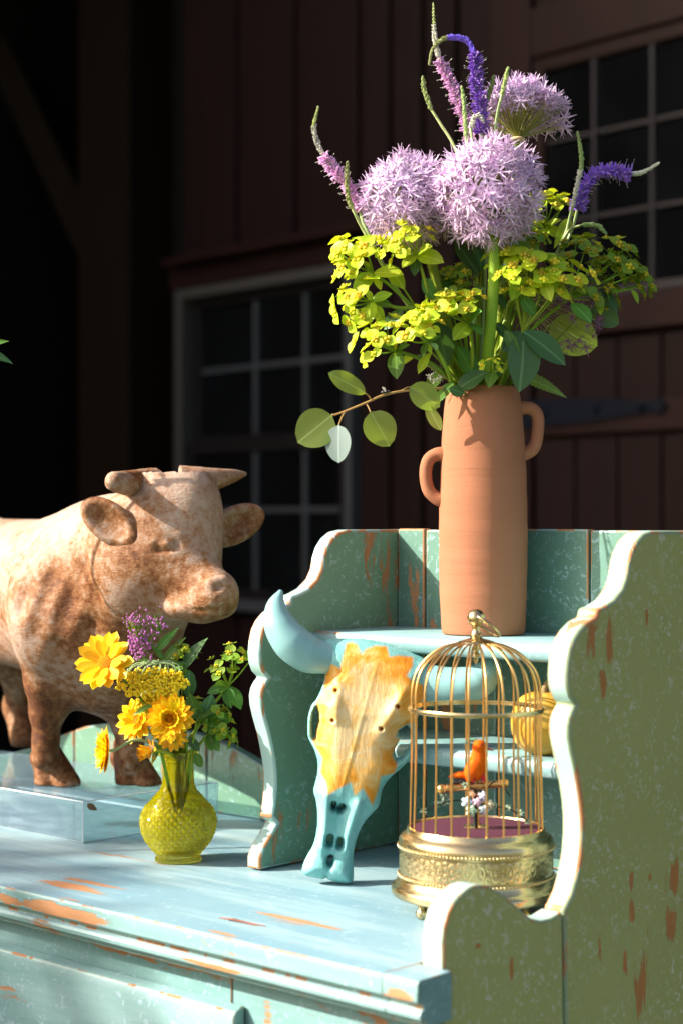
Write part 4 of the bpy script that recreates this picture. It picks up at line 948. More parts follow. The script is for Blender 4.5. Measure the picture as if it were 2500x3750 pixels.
def euphorbia(label, base, path, hubF, heads, leaves, s=.0150, n=4, mats=None, r=(.0026, .0016), group=None, ring=None, lm=None, lface=None):
    """heads: (u, v[, dF]) round the hub; leaves: (u, v) tips from the hub"""
    mats = mats or (None, None)
    st = [pt(*q) for q in path]; hub = st[-1]
    th = thing('spurge_stem', st[0], label, 'flower', group)
    b = MB(); b.add(tube_data(crom(st, 6), r, 7))
    for h in heads:
        p = pt(h[0], h[1], hubF + (h[2] if len(h) > 2 else random.uniform(-.012, .012)))
        mid = (hub + p) / 2 + Vector((0, 0, -.002)) + RV * random.uniform(-.002, .002)
        b.add(tube_data(crom([hub, mid, p], 4), [.0011, .0008], 5))
        head(th, p, (p - hub).normalized() + Vector((0, 0, .7)) - FV * .5, s * random.uniform(.85, 1.12), n, *mats)
    put('stem', b.me('stem'), M['stem'], th)
    for l in leaves:
        q = pt(l[0], l[1], hubF + random.uniform(-.02, .005)); o = l[3] if len(l) > 3 else None
        p0 = pt(*o) if o else hub
        leaf_at(th, l[4] if len(l) > 4 else OVAL, (l[2] if len(l) > 2 and l[2] else (lm or M['leaf_y'])), p0, q, None, lface, wide=random.uniform(.9, 1.2))
    return th
GB = 'lime spurge stems in the terracotta vase'
F0 = VF
def spray(label, *a, **k): return euphorbia(label, *a, **k)
LY, LM, LD = M['leaf_y'], M['leaf'], M['leaf_d']
spray('lime spurge stem with broad backlit leaves beside the left allium head', None, [(1700, 1440, F0), (1560, 1190, 1.875), (1445, 1060, 1.868), (1365, 1000, 1.865)], 1.862,
      [(1245, 925), (1272, 900), (1335, 890), (1318, 935), (1285, 985), (1250, 980), (1345, 925)], [(1465, 985, LY), (1300, 1050, LY), (1400, 1055, LY), (1335, 950, LY), (1262, 890, LY, (1330, 960, 1.86)), (1255, 950, LY, (1310, 985, 1.858))], s=.0165, n=3)
spray('upright lime spurge head under the gap between two alliums', None, [(1700, 1440, F0), (1575, 1180, 1.87), (1560, 1050, 1.86), (1525, 932, 1.856)], 1.852,
      [(1440, 862), (1475, 845), (1432, 905), (1525, 865), (1462, 930), (1545, 880)], [(1612, 942, LY), (1512, 1005, LD), (1470, 965, LY), (1565, 890, LY)], s=.0145, n=3)
spray('lime spurge stem with drooping star of leaves at the far left', None, [(1690, 1440, F0), (1560, 1160, 1.87), (1450, 1125, 1.862), (1360, 1102, 1.858)], 1.855,
      [(1250, 1080), (1268, 1118), (1305, 1135), (1315, 1075)], [(1425, 1065, LY), (1400, 1180, LY), (1345, 1170, LY), (1440, 1110, LM), (1345, 1060, LY)], s=.0155, n=3)
spray('low spurge stem with bright yellow heads leaning left over the eucalyptus', None, [(1690, 1440, F0), (1600, 1345, 1.86), (1530, 1310, 1.85), (1450, 1282, 1.845)], 1.842,
      [(1342, 1232), (1350, 1290), (1378, 1205), (1415, 1192), (1412, 1230)], [(1447, 1372, LM), (1490, 1255, LM), (1400, 1250, LM)], s=.0140, n=3)
spray('spurge stem with white green leaves above the vase rim', None, [(1670, 1440, F0 - .01), (1630, 1340, 1.85), (1590, 1270, 1.84), (1562, 1252, 1.835)], 1.832,
      [(1510, 1175), (1545, 1160), (1568, 1190), (1490, 1240), (1528, 1215)], [(1605, 1222, LM), (1540, 1305, LM), (1575, 1290, LY), (1600, 1260, LD)], s=.0150, n=4)
spray('yellow spurge cluster standing before the thick allium stalks', None, [(1720, 1440, F0), (1728, 1300, 1.865), (1716, 1185, 1.855)], 1.85,
      [(1600, 1125), (1628, 1112), (1675, 1115), (1700, 1075), (1722, 1088), (1690, 1115)], [(1762, 1205, LM), (1668, 1225, LY), (1740, 1130, LM), (1700, 1150, LY)], s=.0140, n=4)
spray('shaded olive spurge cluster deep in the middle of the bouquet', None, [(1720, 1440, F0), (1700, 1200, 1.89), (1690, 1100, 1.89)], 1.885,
      [(1650, 1060), (1648, 1008), (1692, 1022), (1712, 985), (1640, 1085)], [(1750, 1040, LD), (1620, 1000, LM)], s=.0140, n=4, mats=(M['bract_shade'], M['cup_shade']))
spray('large glowing lime spurge head at the right of the bouquet', None, [(1800, 1440, F0), (1855, 1330, 1.875), (1912, 1212, 1.868)], 1.858,
      [(1852, 935), (1882, 950), (1872, 990), (1905, 935), (1935, 955), (1962, 958), (2022, 972), (1932, 1045), (1992, 1040), (2062, 1030), (2100, 1000), (1900, 1075), (1965, 1010), (2035, 1070)],
      [(2078, 1315, LD), (1926, 1410, LD), (1845, 1275, LD), (1965, 1150, LM, (1900, 1080, 1.86)), (1860, 1040, LY, (1890, 990, 1.85)), (1880, 1100, LY, (1900, 1010, 1.85)), (2010, 1090, LY, (1990, 1020, 1.855)), (2165, 1160, LM, (2090, 1110, 1.86)), (1822, 1040, M['euc_grey'], (1850, 960, 1.845))], s=.0165, n=4)
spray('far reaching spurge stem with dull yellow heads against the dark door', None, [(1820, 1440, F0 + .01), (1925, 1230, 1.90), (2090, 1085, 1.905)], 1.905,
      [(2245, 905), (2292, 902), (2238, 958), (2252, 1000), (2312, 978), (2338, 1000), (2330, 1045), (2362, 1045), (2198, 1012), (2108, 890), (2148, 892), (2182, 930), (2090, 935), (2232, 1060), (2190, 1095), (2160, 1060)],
      [(2345, 1105, LY, (2310, 1060, 1.90)), (2300, 930, LM, (2250, 960, 1.90)), (2210, 1155, LY, (2190, 1110, 1.90)), (2270, 1130, LD, (2190, 1060, 1.905)), (2180, 1000, LD, (2130, 1040, 1.905))], s=.0145, n=4, mats=(M['bract_shade'], M['cup_shade']))
spray('sunlit lime spurge head behind the violet spike', None, [(1800, 1440, F0 + .02), (1900, 1100, 1.94), (1992, 832, 1.94)], 1.94,
      [(1958, 748), (2000, 738), (2030, 732), (1985, 772), (2078, 738), (2058, 755)], [(2042, 795, LY), (1985, 870, LY), (1955, 790, LY), (2070, 860, LY)], s=.0150, n=3)
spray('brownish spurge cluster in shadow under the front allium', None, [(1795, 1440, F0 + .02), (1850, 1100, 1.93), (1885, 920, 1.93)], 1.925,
      [(1838, 850), (1870, 882), (1905, 832), (1938, 868), (1850, 905), (1925, 910), (1960, 840)], [(1880, 960, LM), (1990, 900, LD), (1840, 930, LM)], s=.0150, n=4, mats=(M['bract_shade'], M['cup_shade']))
spray('tiny spurge shoot at the middle of the vase mouth', None, [(1790, 1445, F0 - .02), (1795, 1390, 1.86), (1805, 1360, 1.855)], 1.852, [(1790, 1335), (1835, 1345), (1805, 1318)], [(1790, 1400, LM), (1830, 1385, LM)], s=.0075, n=2)
# single leaves tucked into the bouquet
def loose(label, me, mt, p, q, face=None, wide=1.0, stem=None, name='leaf_sprig'):
    P, Q = pt(*p), pt(*q); S = pt(*(stem or (1745, 1440, F0)))
    t = thing(name, S, label, 'leaf')
    put('stem', mesh('stem', *tube_data(crom([S, (S + P) / 2 + Vector((0, 0, -.004)), P], 5), [.0017, .0010], 6), smooth=60), M['stem'], t)
    leaf_at(t, me, mt, P, Q, None, face, wide=wide); return t
loose('long dark blue green leaf pointing down beside the left allium stalk', OVAL, LD, (1580, 1150, 1.868), (1662, 1330, 1.86), wide=1.1)
loose('pale upright leaf curling below the front allium', WAVY, LD, (1745, 1010, 1.88), (1688, 868, 1.87), -FV + RV * .7)
loose('serrated dark leaf in the middle of the bouquet', SERR, LM, (1760, 990, 1.89), (1745, 880, 1.885))
loose('broad wavy leaf folding over the vase rim', WAVY, LD, (1668, 1432, 1.868), (1758, 1352, 1.85), -FV + Vector((0, 0, .6)), 1.2, (1700, 1445, F0))
loose('narrow green leaf hanging over the left of the vase rim', LANCE, LM, (1660, 1400, 1.872), (1585, 1470, 1.862), -FV + RV * -.4, 1.0, (1690, 1445, F0))
loose('small curled leaf at the right of the broad rim leaf', WAVY, LD, (1700, 1440, 1.866), (1655, 1425, 1.855), -FV, 1.5, (1710, 1445, F0))
loose('toothed yellow green leaf sticking out right of the vase mouth', SERR, M['euc'], (1900, 1375, 1.90), (2085, 1437, 1.90), -FV * .7 + Vector((0, 0, .7)), .85, (1850, 1440, F0))
loose('wide olive leaf behind the dry allium', EUC, M['euc'], (2010, 1190, 1.945), (2190, 1265, 1.95), -FV, .85, (1830, 1440, F0))
loose('dull round leaf at the right edge of the dry allium', EUC, LD, (2150, 1120, 1.95), (2268, 1185, 1.955), -FV + RV * .4, .75, (1830, 1440, F0))
loose('toothed green leaf beside the shaded spurge cluster', SERR, LM, (1850, 1210, 1.86), (1905, 1320, 1.852), -FV + RV * -.3, .8, (1800, 1440, F0))
loose('green leaf crossing the left allium from the right', LANCE, LY, (1680, 620, 1.875), (1518, 632, 1.85), Vector((0, 0, 1)) - FV * .4, .9, (1745, 1440, F0))
loose('serrated leaf under the violet spike', SERR, LY, (2085, 800, 1.935), (2030, 905, 1.93), -FV, .9, (1830, 1440, F0))
TUCK = [('dark leaf tucked behind the left allium stalk', (1640, 1090, 1.89), (1560, 1010, 1.885), LD), ('green leaf behind the yellow spurge cluster before the thick stalks', (1600, 1130, 1.895), (1660, 1180, 1.89), LM),
        ('dark leaf right of the front allium stalk', (1810, 1180, 1.90), (1880, 1250, 1.895), LD), ('small leaf hanging against the front allium stalk above the rim', (1830, 1300, 1.885), (1800, 1390, 1.87), LM),
        ('dark leaf behind the drooping star of lime leaves', (1480, 1130, 1.885), (1400, 1190, 1.88), LD), ('green leaf below the left allium pointing at the front one', (1560, 1060, 1.90), (1640, 1000, 1.895), LM),
        ('dark leaf pointing down behind the shaded spurge cluster', (1760, 1100, 1.91), (1700, 1220, 1.90), LD), ('green leaf between the dried sprig and the vase rim', (1620, 1360, 1.885), (1560, 1420, 1.88), LM),
        ('dark leaf pointing up right of the front allium stalk', (1850, 1130, 1.91), (1800, 1040, 1.905), LD), ('green leaf pointing up between the two lower spurge stems', (1700, 1330, 1.90), (1640, 1230, 1.895), LM),
        ('lime leaf fanning out under the left allium', (1480, 1060, 1.875), (1420, 960, 1.87), LY), ('lime leaf along the lowest left spurge stem', (1520, 1300, 1.855), (1440, 1330, 1.85), LY),
        ('bright leaf crossing the left allium stalk', (1585, 1090, 1.872), (1650, 1065, 1.868), LY), ('bright leaf under the yellow heads above the rim', (1580, 1290, 1.845), (1520, 1350, 1.84), LY),
        ('lime leaf between the front allium and the glowing spurge', (1830, 1010, 1.86), (1870, 900, 1.855), LY), ('green leaf behind the dry allium stalks', (1900, 1180, 1.93), (1990, 1090, 1.925), LM),
        ('green leaf above the toothed leaf at the vase mouth', (1860, 1340, 1.88), (1960, 1330, 1.875), LM), ('lime leaf under the sunlit spurge behind the violet spike', (1960, 960, 1.93), (2050, 910, 1.925), LY),
        ('long green leaf left of the front allium stalk', (1740, 1390, 1.875), (1690, 1260, 1.87), LM), ('green leaf hanging from the upright lime spurge head', (1545, 1010, 1.86), (1590, 1090, 1.855), LM)]
for i, (lb, a_, b_, mm) in enumerate(TUCK): loose(lb, (OVAL, WAVY, LANCE)[i % 3], mm, a_, b_, None, 1.1)['group'] = 'leaves tucked between the bouquet stalks'
# dried fluffy sprig at the rim
t = thing('dried_sprig', pt(1720, 1440, F0), 'fluffy pale dried flower sprig at the left of the vase mouth', 'flower'); b = MB(); b2 = MB()
for (u, v) in ((1560, 1325), (1580, 1340), (1600, 1350), (1545, 1310), (1575, 1375), (1610, 1385), (1590, 1390), (1625, 1340)):
    p = pt(u, v, 1.875); b.add(tube_data([pt(1700, 1430, F0), pt(1640, 1385, 1.88), p], [.0008, .0005], 4))
    for k in range(16):
        d = Vector(rng.normal(size=3)).normalized() * .0045; b2.add(tube_data([p, p + d], [.0004, .00015], 3)); b2.add(sphere_data(p + d, .0007, 4, 3))
put('stem', b.me('stem'), M['stem'], t); tag(put('flower_fluff', b2.me('flower_fluff'), M['v_white'], t), kind='stuff')

# ------------------------------------------------------------------ alliums
def floret_me(seed, L=1.0):
    r = random.Random(seed); V, Fs = [], []
    for k in range(6):
        a = k * math.pi / 3 + r.uniform(-.15, .15); up = r.uniform(.15, .75); ca, sa = math.cos(a), math.sin(a); w = .080
        for (t, ww, h) in ((0.02, .06, 0), (.45, w, up * .35), (1.0, .012, up * .9)):
            for s in (-1, 1): V.append((ca * t * L - sa * ww * s, sa * t * L + ca * ww * s, h))
        o = k * 6; Fs += [(o, o + 1, o + 3, o + 2), (o + 2, o + 3, o + 5, o + 4)]
    n0 = len(V); d = sphere_data((0, 0, .12), .13, 5, 4); V += d[0]; Fs += [tuple(i + n0 for i in f) for f in d[1]]
    for k in range(4):
        a = r.uniform(0, 6.28); n0 = len(V); d = tube_data([(0, 0, .1), (.35 * math.cos(a), .35 * math.sin(a), .75)], [.025, .018], 3, False); V += d[0]; Fs += [tuple(i + n0 for i in f) for f in d[1]]
    return mesh('floret', V, Fs)
FLO = [floret_me(i) for i in range(5)]
def allium(label, c, rad, n, stempts, sr=.0058, hub=None, keep=None, mt=None, pm=None, fs=.0132, vis=True):
    mt, pm = mt or M['allium'], pm or M['pedicel']
    C = pt(*c); H = pt(*hub) if hub else C; st = [pt(*q) for q in stempts]
    t = thing('allium', st[0], label, 'flower', 'alliums in the terracotta vase')
    put('stem', mesh('stem', *tube_data(crom(st + [H], 6), [sr, sr * .95, sr * .85], 12), smooth=60), M['stem'], t)
    b = MB(); ga = math.pi * (3 - math.sqrt(5))
    for i in range(n):
        z = 1 - 2 * (i + .5) / n; q = math.sqrt(1 - z * z); d = Vector((q * math.cos(i * ga), q * math.sin(i * ga), z)) + Vector(rng.normal(0, .10, 3)); d.normalize()
        if keep and not keep(d): continue
        p = C + d * rad * random.uniform(.84, 1.07) * (1 + .05 * math.sin(d.x * 5 + rad * 900) * math.cos(d.z * 4))
        ax = (p - H).normalized()
        b.add(tube_data([H + ax * .004, p], [.0006, .00045], 3, False))
        if vis or d.dot(FV) < .35: put('floret', mk(FLO[i % 5], mt), mt, t, orient(p, ax.orthogonal() + Vector(rng.normal(0, .5, 3)), ax + Vector(rng.normal(0, .22, 3)), fs * random.uniform(.8, 1.2)))
    tag(put('stalk_cluster', b.me('stalk_cluster'), pm, t), kind='stuff')
    if vis:
        b = MB(); fd = [([tuple(v.co) for v in m_.vertices], [tuple(p.vertices) for p in m_.polygons]) for m_ in FLO]
        for i in range(n):
            d = Vector(rng.normal(0, 1, 3)).normalized()
            if keep and not keep(d): continue
            p = C + d * rad * random.uniform(.72, .93); ax = (p - H).normalized()
            b.add(fd[i % 5], orient(p, ax.orthogonal() + Vector(rng.normal(0, .5, 3)), ax + Vector(rng.normal(0, .3, 3)), fs * random.uniform(.75, 1.05)))
        tag(put('inner_florets', b.me('inner_florets', None), mt, t), kind='stuff')
    return t, H
allium('big round lilac allium at the front of the bouquet', (1785, 705, 1.850), .0520, 300, [(1772, 1450, F0), (1790, 1250, 1.862), (1805, 1050, 1.852), (1806, 880, 1.850)], .0062)
allium('round lilac allium at the left of the bouquet', (1492, 738, 1.885), .0455, 280, [(1700, 1450, F0), (1660, 1280, 1.895), (1590, 1000, 1.888), (1545, 860, 1.885)], .0058)
t, H = allium('fan shaped lilac allium on top showing its yellow stalks from below', (1908, 465, 1.935), .0480, 300, [(1800, 1450, F0 + .02), (1845, 1000, 1.93), (1882, 700, 1.935), (1892, 560, 1.935)], .0055, (1893, 506, 1.930), lambda d: d.z > (.34 if d.dot(FV) < -.15 else .02))
put('papery_sheath', mesh('papery_sheath', *sphere_data(H + Vector((0, 0, -.001)), .0085, 12, 8, (1, 1, .38)), smooth=180), simple('papery_bract', (.62, .46, .24), .7), t)
allium('withered purple allium drooping at the right below the spurge', (2030, 1120, 1.925), .0520, 110, [(1815, 1450, F0 + .02), (1840, 1300, 1.915), (1862, 1130, 1.925)], .0055, (1905, 1090, 1.925), lambda d: d.dot(RV) > -.1 and d.z < .75, M['allium_d'], M['pedicel_d'], .0105, False)

# ------------------------------------------------------------------ speedwell spikes
def spike(label, pts, sec, r0=.0062, stem=None, group=None, dens=1.0, sf=.0016):
    """pts: tip first, down to the base of the spike; sec: (part, material, from, to, bud length, flower?)"""
    P = crom([pt(*p) for p in pts], 10); P = [Vector(p) for p in P]; n = len(P)
    L = np.cumsum([0] + [(P[i + 1] - P[i]).length for i in range(n - 1)]); tot = L[-1]
    base = pt(*(stem[-1] if stem else pts[-1])); t = thing('speedwell_spike', base, label, 'flower', group)
    sp_ = P + ([Vector(x) for x in crom([P[-1]] + [pt(*q) for q in stem], 6)][1:] if stem else [])
    put('stem', mesh('stem', *tube_data(sp_, [.0006, .0013, .0016, .0019], 6), smooth=60), M['stem_pale'], t)
    for (nm, mt, a, e, bl_, fl) in sec:
        b = MB(); bst = MB(); cnt = int((e - a) * tot / .00042 * dens)
        for i in range(cnt):
            s_ = (a + (e - a) * (i + .5) / cnt); d_ = s_ * tot; k = min(int(np.searchsorted(L, d_)), n - 2); k = max(k, 0)
            p = P[k].lerp(P[k + 1], min(1, max(0, (d_ - L[k]) / max(L[k + 1] - L[k], 1e-9)))); tn = (P[max(k - 1, 0)] - P[min(k + 2, n - 1)]).normalized()
            o1 = tn.orthogonal().normalized(); o2 = tn.cross(o1); an = i * 2.39996 + random.uniform(-.3, .3)
            out = o1 * math.cos(an) + o2 * math.sin(an); taper = min(1, .45 + s_ * 2.2)
            ln = bl_ * taper * (random.uniform(.55, 1.35) if fl else random.uniform(.75, 1.2)); d = (out + tn * (.15 if fl else .75)).normalized()
            if fl:
                b.add(tube_data([p + out * .001, p + d * ln * .5, p + d * ln], [.0008, .0015, .0005], 4))
                for z_ in range(2):
                    dq = (d + Vector(rng.normal(0, .35, 3))).normalized(); b.add(tube_data([p + d * ln * .45, p + d * ln * .5 + dq * ln * .55], [.0010, .0004], 3, False))
                if i % 3 == 0: e_ = p + d * ln * 1.5 + tn * .0005; bst.add(tube_data([p + d * ln * .6, e_], [.00022, .00018], 3, False)); bst.add(sphere_data(e_, .00055, 4, 3))
            else: b.add(tube_data([p + out * .0004, p + d * ln * .55, p + d * ln], [.0008, .0016 * max(.7, taper), .0004], 4))
        tag(put(nm, b.me(nm), mt, t), kind='stuff')
        if bst.V: tag(put('stamen_cluster', bst.me('stamen_cluster'), M['v_white'], t), kind='stuff')
    return t
g_, w_, pk, vi = M['v_green'], M['v_white'], M['v_pink'], M['v_violet']
SB_ = (1755, 1440, F0)
spike('tall pink speedwell spike with a long pale green tip', [(1585, 8, 1.90), (1590, 130, 1.90), (1608, 215, 1.90), (1650, 310, 1.90), (1690, 410, 1.90), (1722, 520, 1.90)], [('bud_tip', g_, 0, .14, .0030, 0), ('bud_spike', w_, .14, .38, .0040, 0), ('blossom_spike', pk, .38, 1, .0068, 1)], stem=[(1740, 700, 1.895), SB_])
spike('violet speedwell spike curled over at the top like a crook', [(1570, 238, 1.895), (1583, 178, 1.895), (1622, 142, 1.895), (1668, 136, 1.895), (1712, 152, 1.895), (1735, 205, 1.895), (1742, 290, 1.895), (1757, 390, 1.895), (1762, 490, 1.895)], [('bud_tip', g_, 0, .24, .0034, 0), ('bud_spike', vi, .24, .46, .0042, 0), ('blossom_spike', vi, .46, 1, .0080, 1)], stem=[(1765, 700, 1.895), SB_], dens=1.3)
spike('thin green budded speedwell leaning left of the tall spikes', [(1546, 275, 1.90), (1553, 330, 1.90), (1578, 400, 1.90)], [('bud_spike', g_, 0, 1, .0034, 0)], stem=[(1610, 450, 1.90), (1672, 560, 1.90), (1740, 800, 1.90), SB_])
spike('short green spike before the violet crook', [(1688, 312, 1.885), (1697, 370, 1.885), (1702, 440, 1.885), (1706, 500, 1.885)], [('bud_spike', g_, 0, 1, .0030, 0)], stem=[(1720, 640, 1.885), SB_])
spike('short yellow green spike right of the violet crook', [(1808, 272, 1.90), (1796, 320, 1.90), (1780, 372, 1.90)], [('bud_spike', g_, 0, 1, .0034, 0)], stem=[(1772, 480, 1.90), (1770, 700, 1.895), SB_])
spike('short dark green spike crossing the top allium', [(1860, 242, 1.88), (1850, 290, 1.88), (1835, 350, 1.88)], [('bud_spike', g_, 0, 1, .0032, 0)], stem=[(1815, 450, 1.885), (1790, 700, 1.89), SB_])
spike('pink speedwell spike arching out at the far left', [(1166, 386, 1.88), (1150, 470, 1.88), (1178, 555, 1.88), (1228, 625, 1.88), (1280, 690, 1.88), (1318, 775, 1.88)], [('bud_tip', g_, 0, .17, .0032, 0), ('bud_spike', w_, .17, .42, .0040, 0), ('blossom_spike', pk, .42, 1, .0072, 1)], stem=[(1345, 850, 1.88), (1480, 1100, 1.885), SB_])
spike('small green spike in front of the arching pink spike', [(1272, 588, 1.87), (1270, 650, 1.87), (1275, 720, 1.87), (1292, 765, 1.87)], [('bud_spike', g_, 0, 1, .0036, 0)], stem=[(1340, 860, 1.875), (1480, 1100, 1.88), SB_])
spike('violet speedwell spike bending right before the door window', [(2416, 593, 1.92), (2345, 632, 1.92), (2280, 630, 1.92), (2215, 622, 1.92), (2165, 650, 1.92), (2132, 700, 1.92), (2112, 770, 1.92)], [('bud_tip', w_, 0, .28, .0036, 0), ('blossom_spike', vi, .28, 1, .0080, 1)], stem=[(2085, 860, 1.925), (1990, 1060, 1.925), (1830, 1440, F0 + .01)], dens=1.1)
spike('upright pale speedwell spike beside the bending violet one', [(2113, 478, 1.915), (2124, 540, 1.915), (2128, 600, 1.915), (2112, 680, 1.915), (2095, 760, 1.915)], [('bud_tip', g_, 0, .5, .0034, 0), ('bud_spike', w_, .5, 1, .0038, 0)], stem=[(2060, 880, 1.92), (1980, 1060, 1.925), (1830, 1440, F0 + .01)], dens=.8)
spike('small drooping green spike below the bending violet one', [(2222, 858, 1.91), (2185, 825, 1.91), (2130, 822, 1.91)], [('bud_spike', g_, 0, 1, .0030, 0)], stem=[(2070, 860, 1.915), (1980, 1060, 1.92), (1830, 1440, F0 + .01)])
spike('pale bent spike at the foot of the violet spikes', [(1772, 448, 1.882), (1755, 425, 1.882), (1735, 430, 1.882), (1722, 470, 1.882)], [('bud_spike', w_, 0, 1, .0038, 0)], stem=[(1735, 640, 1.885), SB_])

# ------------------------------------------------------------------ eucalyptus branch with a fly
et = thing('eucalyptus_branch', pt(1690, 1430, F0), 'eucalyptus branch with round leaves reaching left out of the vase', 'branch')
ep = [(1720, 1455, F0), (1640, 1424, 1.875), (1560, 1425, 1.86), (1470, 1432, 1.85), (1400, 1448, 1.845), (1345, 1472, 1.84), (1265, 1505, 1.835), (1222, 1520, 1.832)]
eb = MB(); eb.add(tube_data(crom([pt(*p) for p in ep], 6), [.0016, .0013, .0010], 7))
def eleaf(j, p, q, mt, face, me=EUC, wide=1.0):
    J, P_, Q_ = pt(*j), pt(*p), pt(*q); eb.add(tube_data(crom([J, (J + P_) / 2 + Vector((0, 0, .001)), P_], 4), [.0009, .0007], 5)); leaf_at(et, me, mt, P_, Q_, None, face, wide=wide)
U = Vector((0, 0, 1))
eleaf((1360, 1466, 1.842), (1338, 1440, 1.838), (1204, 1362, 1.83), M['euc'], -FV * .75 + U * .55 - RV * .3, EUCL, 1.05)
eleaf((1222, 1520, 1.832), (1216, 1520, 1.832), (1090, 1620, 1.83), M['euc'], -FV * .85 + U * .2 + RV * .2, EUC, .98)
eleaf((1262, 1508, 1.834), (1240, 1556, 1.828), (1236, 1694, 1.825), M['euc_grey'], -FV * .9 - RV * .35 + U * .2, EUC, .80)
eleaf((1338, 1475, 1.84), (1356, 1508, 1.836), (1428, 1632, 1.834), M['euc'], -FV * .95 + RV * .25, EUC, .95)
eleaf((1470, 1432, 1.85), (1500, 1416, 1.852), (1612, 1488, 1.858), M['euc'], -FV * .8 + RV * .3, EUC, .80)
eleaf((1545, 1430, 1.86), (1562, 1480, 1.858), (1612, 1578, 1.862), M['euc'], -FV * .9 - RV * .5, EUCL, .95)
put('twig', eb.me('twig'), M['twig'], et)
fb = MB(); fc = pt(1412, 1434, 1.843)
fb.add(sphere_data(fc, .0022, 8, 6, (1.3, .9, .9))); fb.add(sphere_data(fc + RV * .0032 + U * .0003, .0014, 8, 6)); fb.add(sphere_data(fc - RV * .0034 - U * .0006, .0019, 8, 6, (1.4, .8, .8)))
for s in (-1, 1):
    for k in (-1, 0, 1): fb.add(tube_data([fc + RV * k * .0012, fc + RV * k * .002 - U * .0012 + FV * s * .0016, fc + RV * k * .0024 - U * .0026 + FV * s * .0018], .00022, 3))
fly = thing('fly', fc - U * .0026, 'small dark fly sitting on the eucalyptus twig', 'insect')
put('fly_body', fb.me('fly_body'), simple('fly_black', (.02, .02, .018), .4), fly)
for s in (-1, 1): leaf_at(fly, OVAL, M['v_white'], fc + U * .001, fc - RV * .0036 + U * .0046 + FV * s * .002, None, -FV, 'wing')

# ------------------------------------------------------------------ yellow glass bud vase
BVF = 1.962; BVC = FR(BVF, (653 - UC) / FPX * BVF, T)
vm = NT('yellow_pressed_glass'); vm.b.inputs['Base Color'].default_value = (1.0, .95, .25, 1)
vm.set(Roughness=.04, IOR=1.46, Transmission_Weight=1.0)
tr = vm.n('BsdfTransparent'); tr.inputs[0].default_value = (1.0, .95, .25, 1); tl = vm.n('BsdfTranslucent'); tl.inputs[0].default_value = (1.0, .90, .01, 1)
x1 = vm.n('MixShader'); x1.inputs[0].default_value = .18; vm.l(vm.b.outputs[0], x1.inputs[1]); vm.l(tr.outputs[0], x1.inputs[2])
x2 = vm.n('MixShader'); x2.inputs[0].default_value = .22; vm.l(x1.outputs[0], x2.inputs[1]); vm.l(tl.outputs[0], x2.inputs[2]); vm.l(x2.outputs[0], vm.out.inputs[0]); M['yglass'] = vm.m
bud = thing('bud_vase', BVC, 'round yellow pressed glass bud vase with diamond pattern and narrow neck', 'vase')
prof = [(0, .0015), (.021, .0010), (.0245, .0006), (.0250, .003), (.0240, .0065), (.0262, .0100), (.0310, .0160), (.0365, .0235), (.0405, .0325), (.0422, .0420), (.0412, .0510), (.0375, .0590), (.0330, .0645), (.0292, .0680), (.0286, .0692), (.0280, .0705), (.0250, .0735), (.0205, .0780), (.0180, .0840), (.0172, .0920), (.0170, .1050), (.0170, .1080), (.0186, .1095), (.0186, .1110), (.0172, .1125),
        (.0175, .1145), (.0218, .1160), (.0225, .1180), (.0215, .1198), (.0180, .1200), (.0162, .1180), (.0150, .1080), (.0150, .0900), (.0172, .0790), (.0260, .0690), (.0365, .0520), (.0385, .0420), (.0360, .0300), (.0270, .0150), (.0150, .0090), (0, .0085)]
fine = []
for i in range(len(prof) - 1):
    n = 5 if 4 <= i < 13 else 2
    for k in range(n): fine.append(tuple(np.array(prof[i]) + (np.array(prof[i + 1]) - np.array(prof[i])) * k / n))
fine.append(prof[-1]); nout = 9 * 5 + 8
def diam(r, z, a):
    if .0085 < z < .0645 and (r > .0205 and True) and diam.k:
        s1 = 1 - abs(2 * (((15 * a + z * 360) / math.pi) % 1) - 1); s2 = 1 - abs(2 * (((15 * a - z * 360) / math.pi) % 1) - 1); e = min(1, (z - .0085) / .004, (.0645 - z) / .004)
        return r - .0034 * e * (1 - min(s1, s2)) + .0014 * e, z
    if z < .0066 and r > .02 and diam.k: return r + .0008 * math.sin(20 * a), z
    return r, z
diam.k = True
V, Fs = [], []; SEG = 240; apex = max(range(len(fine)), key=lambda i: fine[i][1])
for i, (r, z) in enumerate(fine):
    diam.k = i < apex
    for k in range(SEG):
        a = 2 * math.pi * k / SEG; rr, zz_ = diam(r, z, a); V.append((BVC.x + rr * math.cos(a), BVC.y + rr * math.sin(a), BVC.z + zz_))
for i in range(len(fine) - 1):
    for k in range(SEG): a, b = i * SEG + k, i * SEG + (k + 1) % SEG; Fs.append((a, b, b + SEG, a + SEG))
put('vase_glass', mesh('vase_glass', V, Fs, smooth=16), M['yglass'], bud)

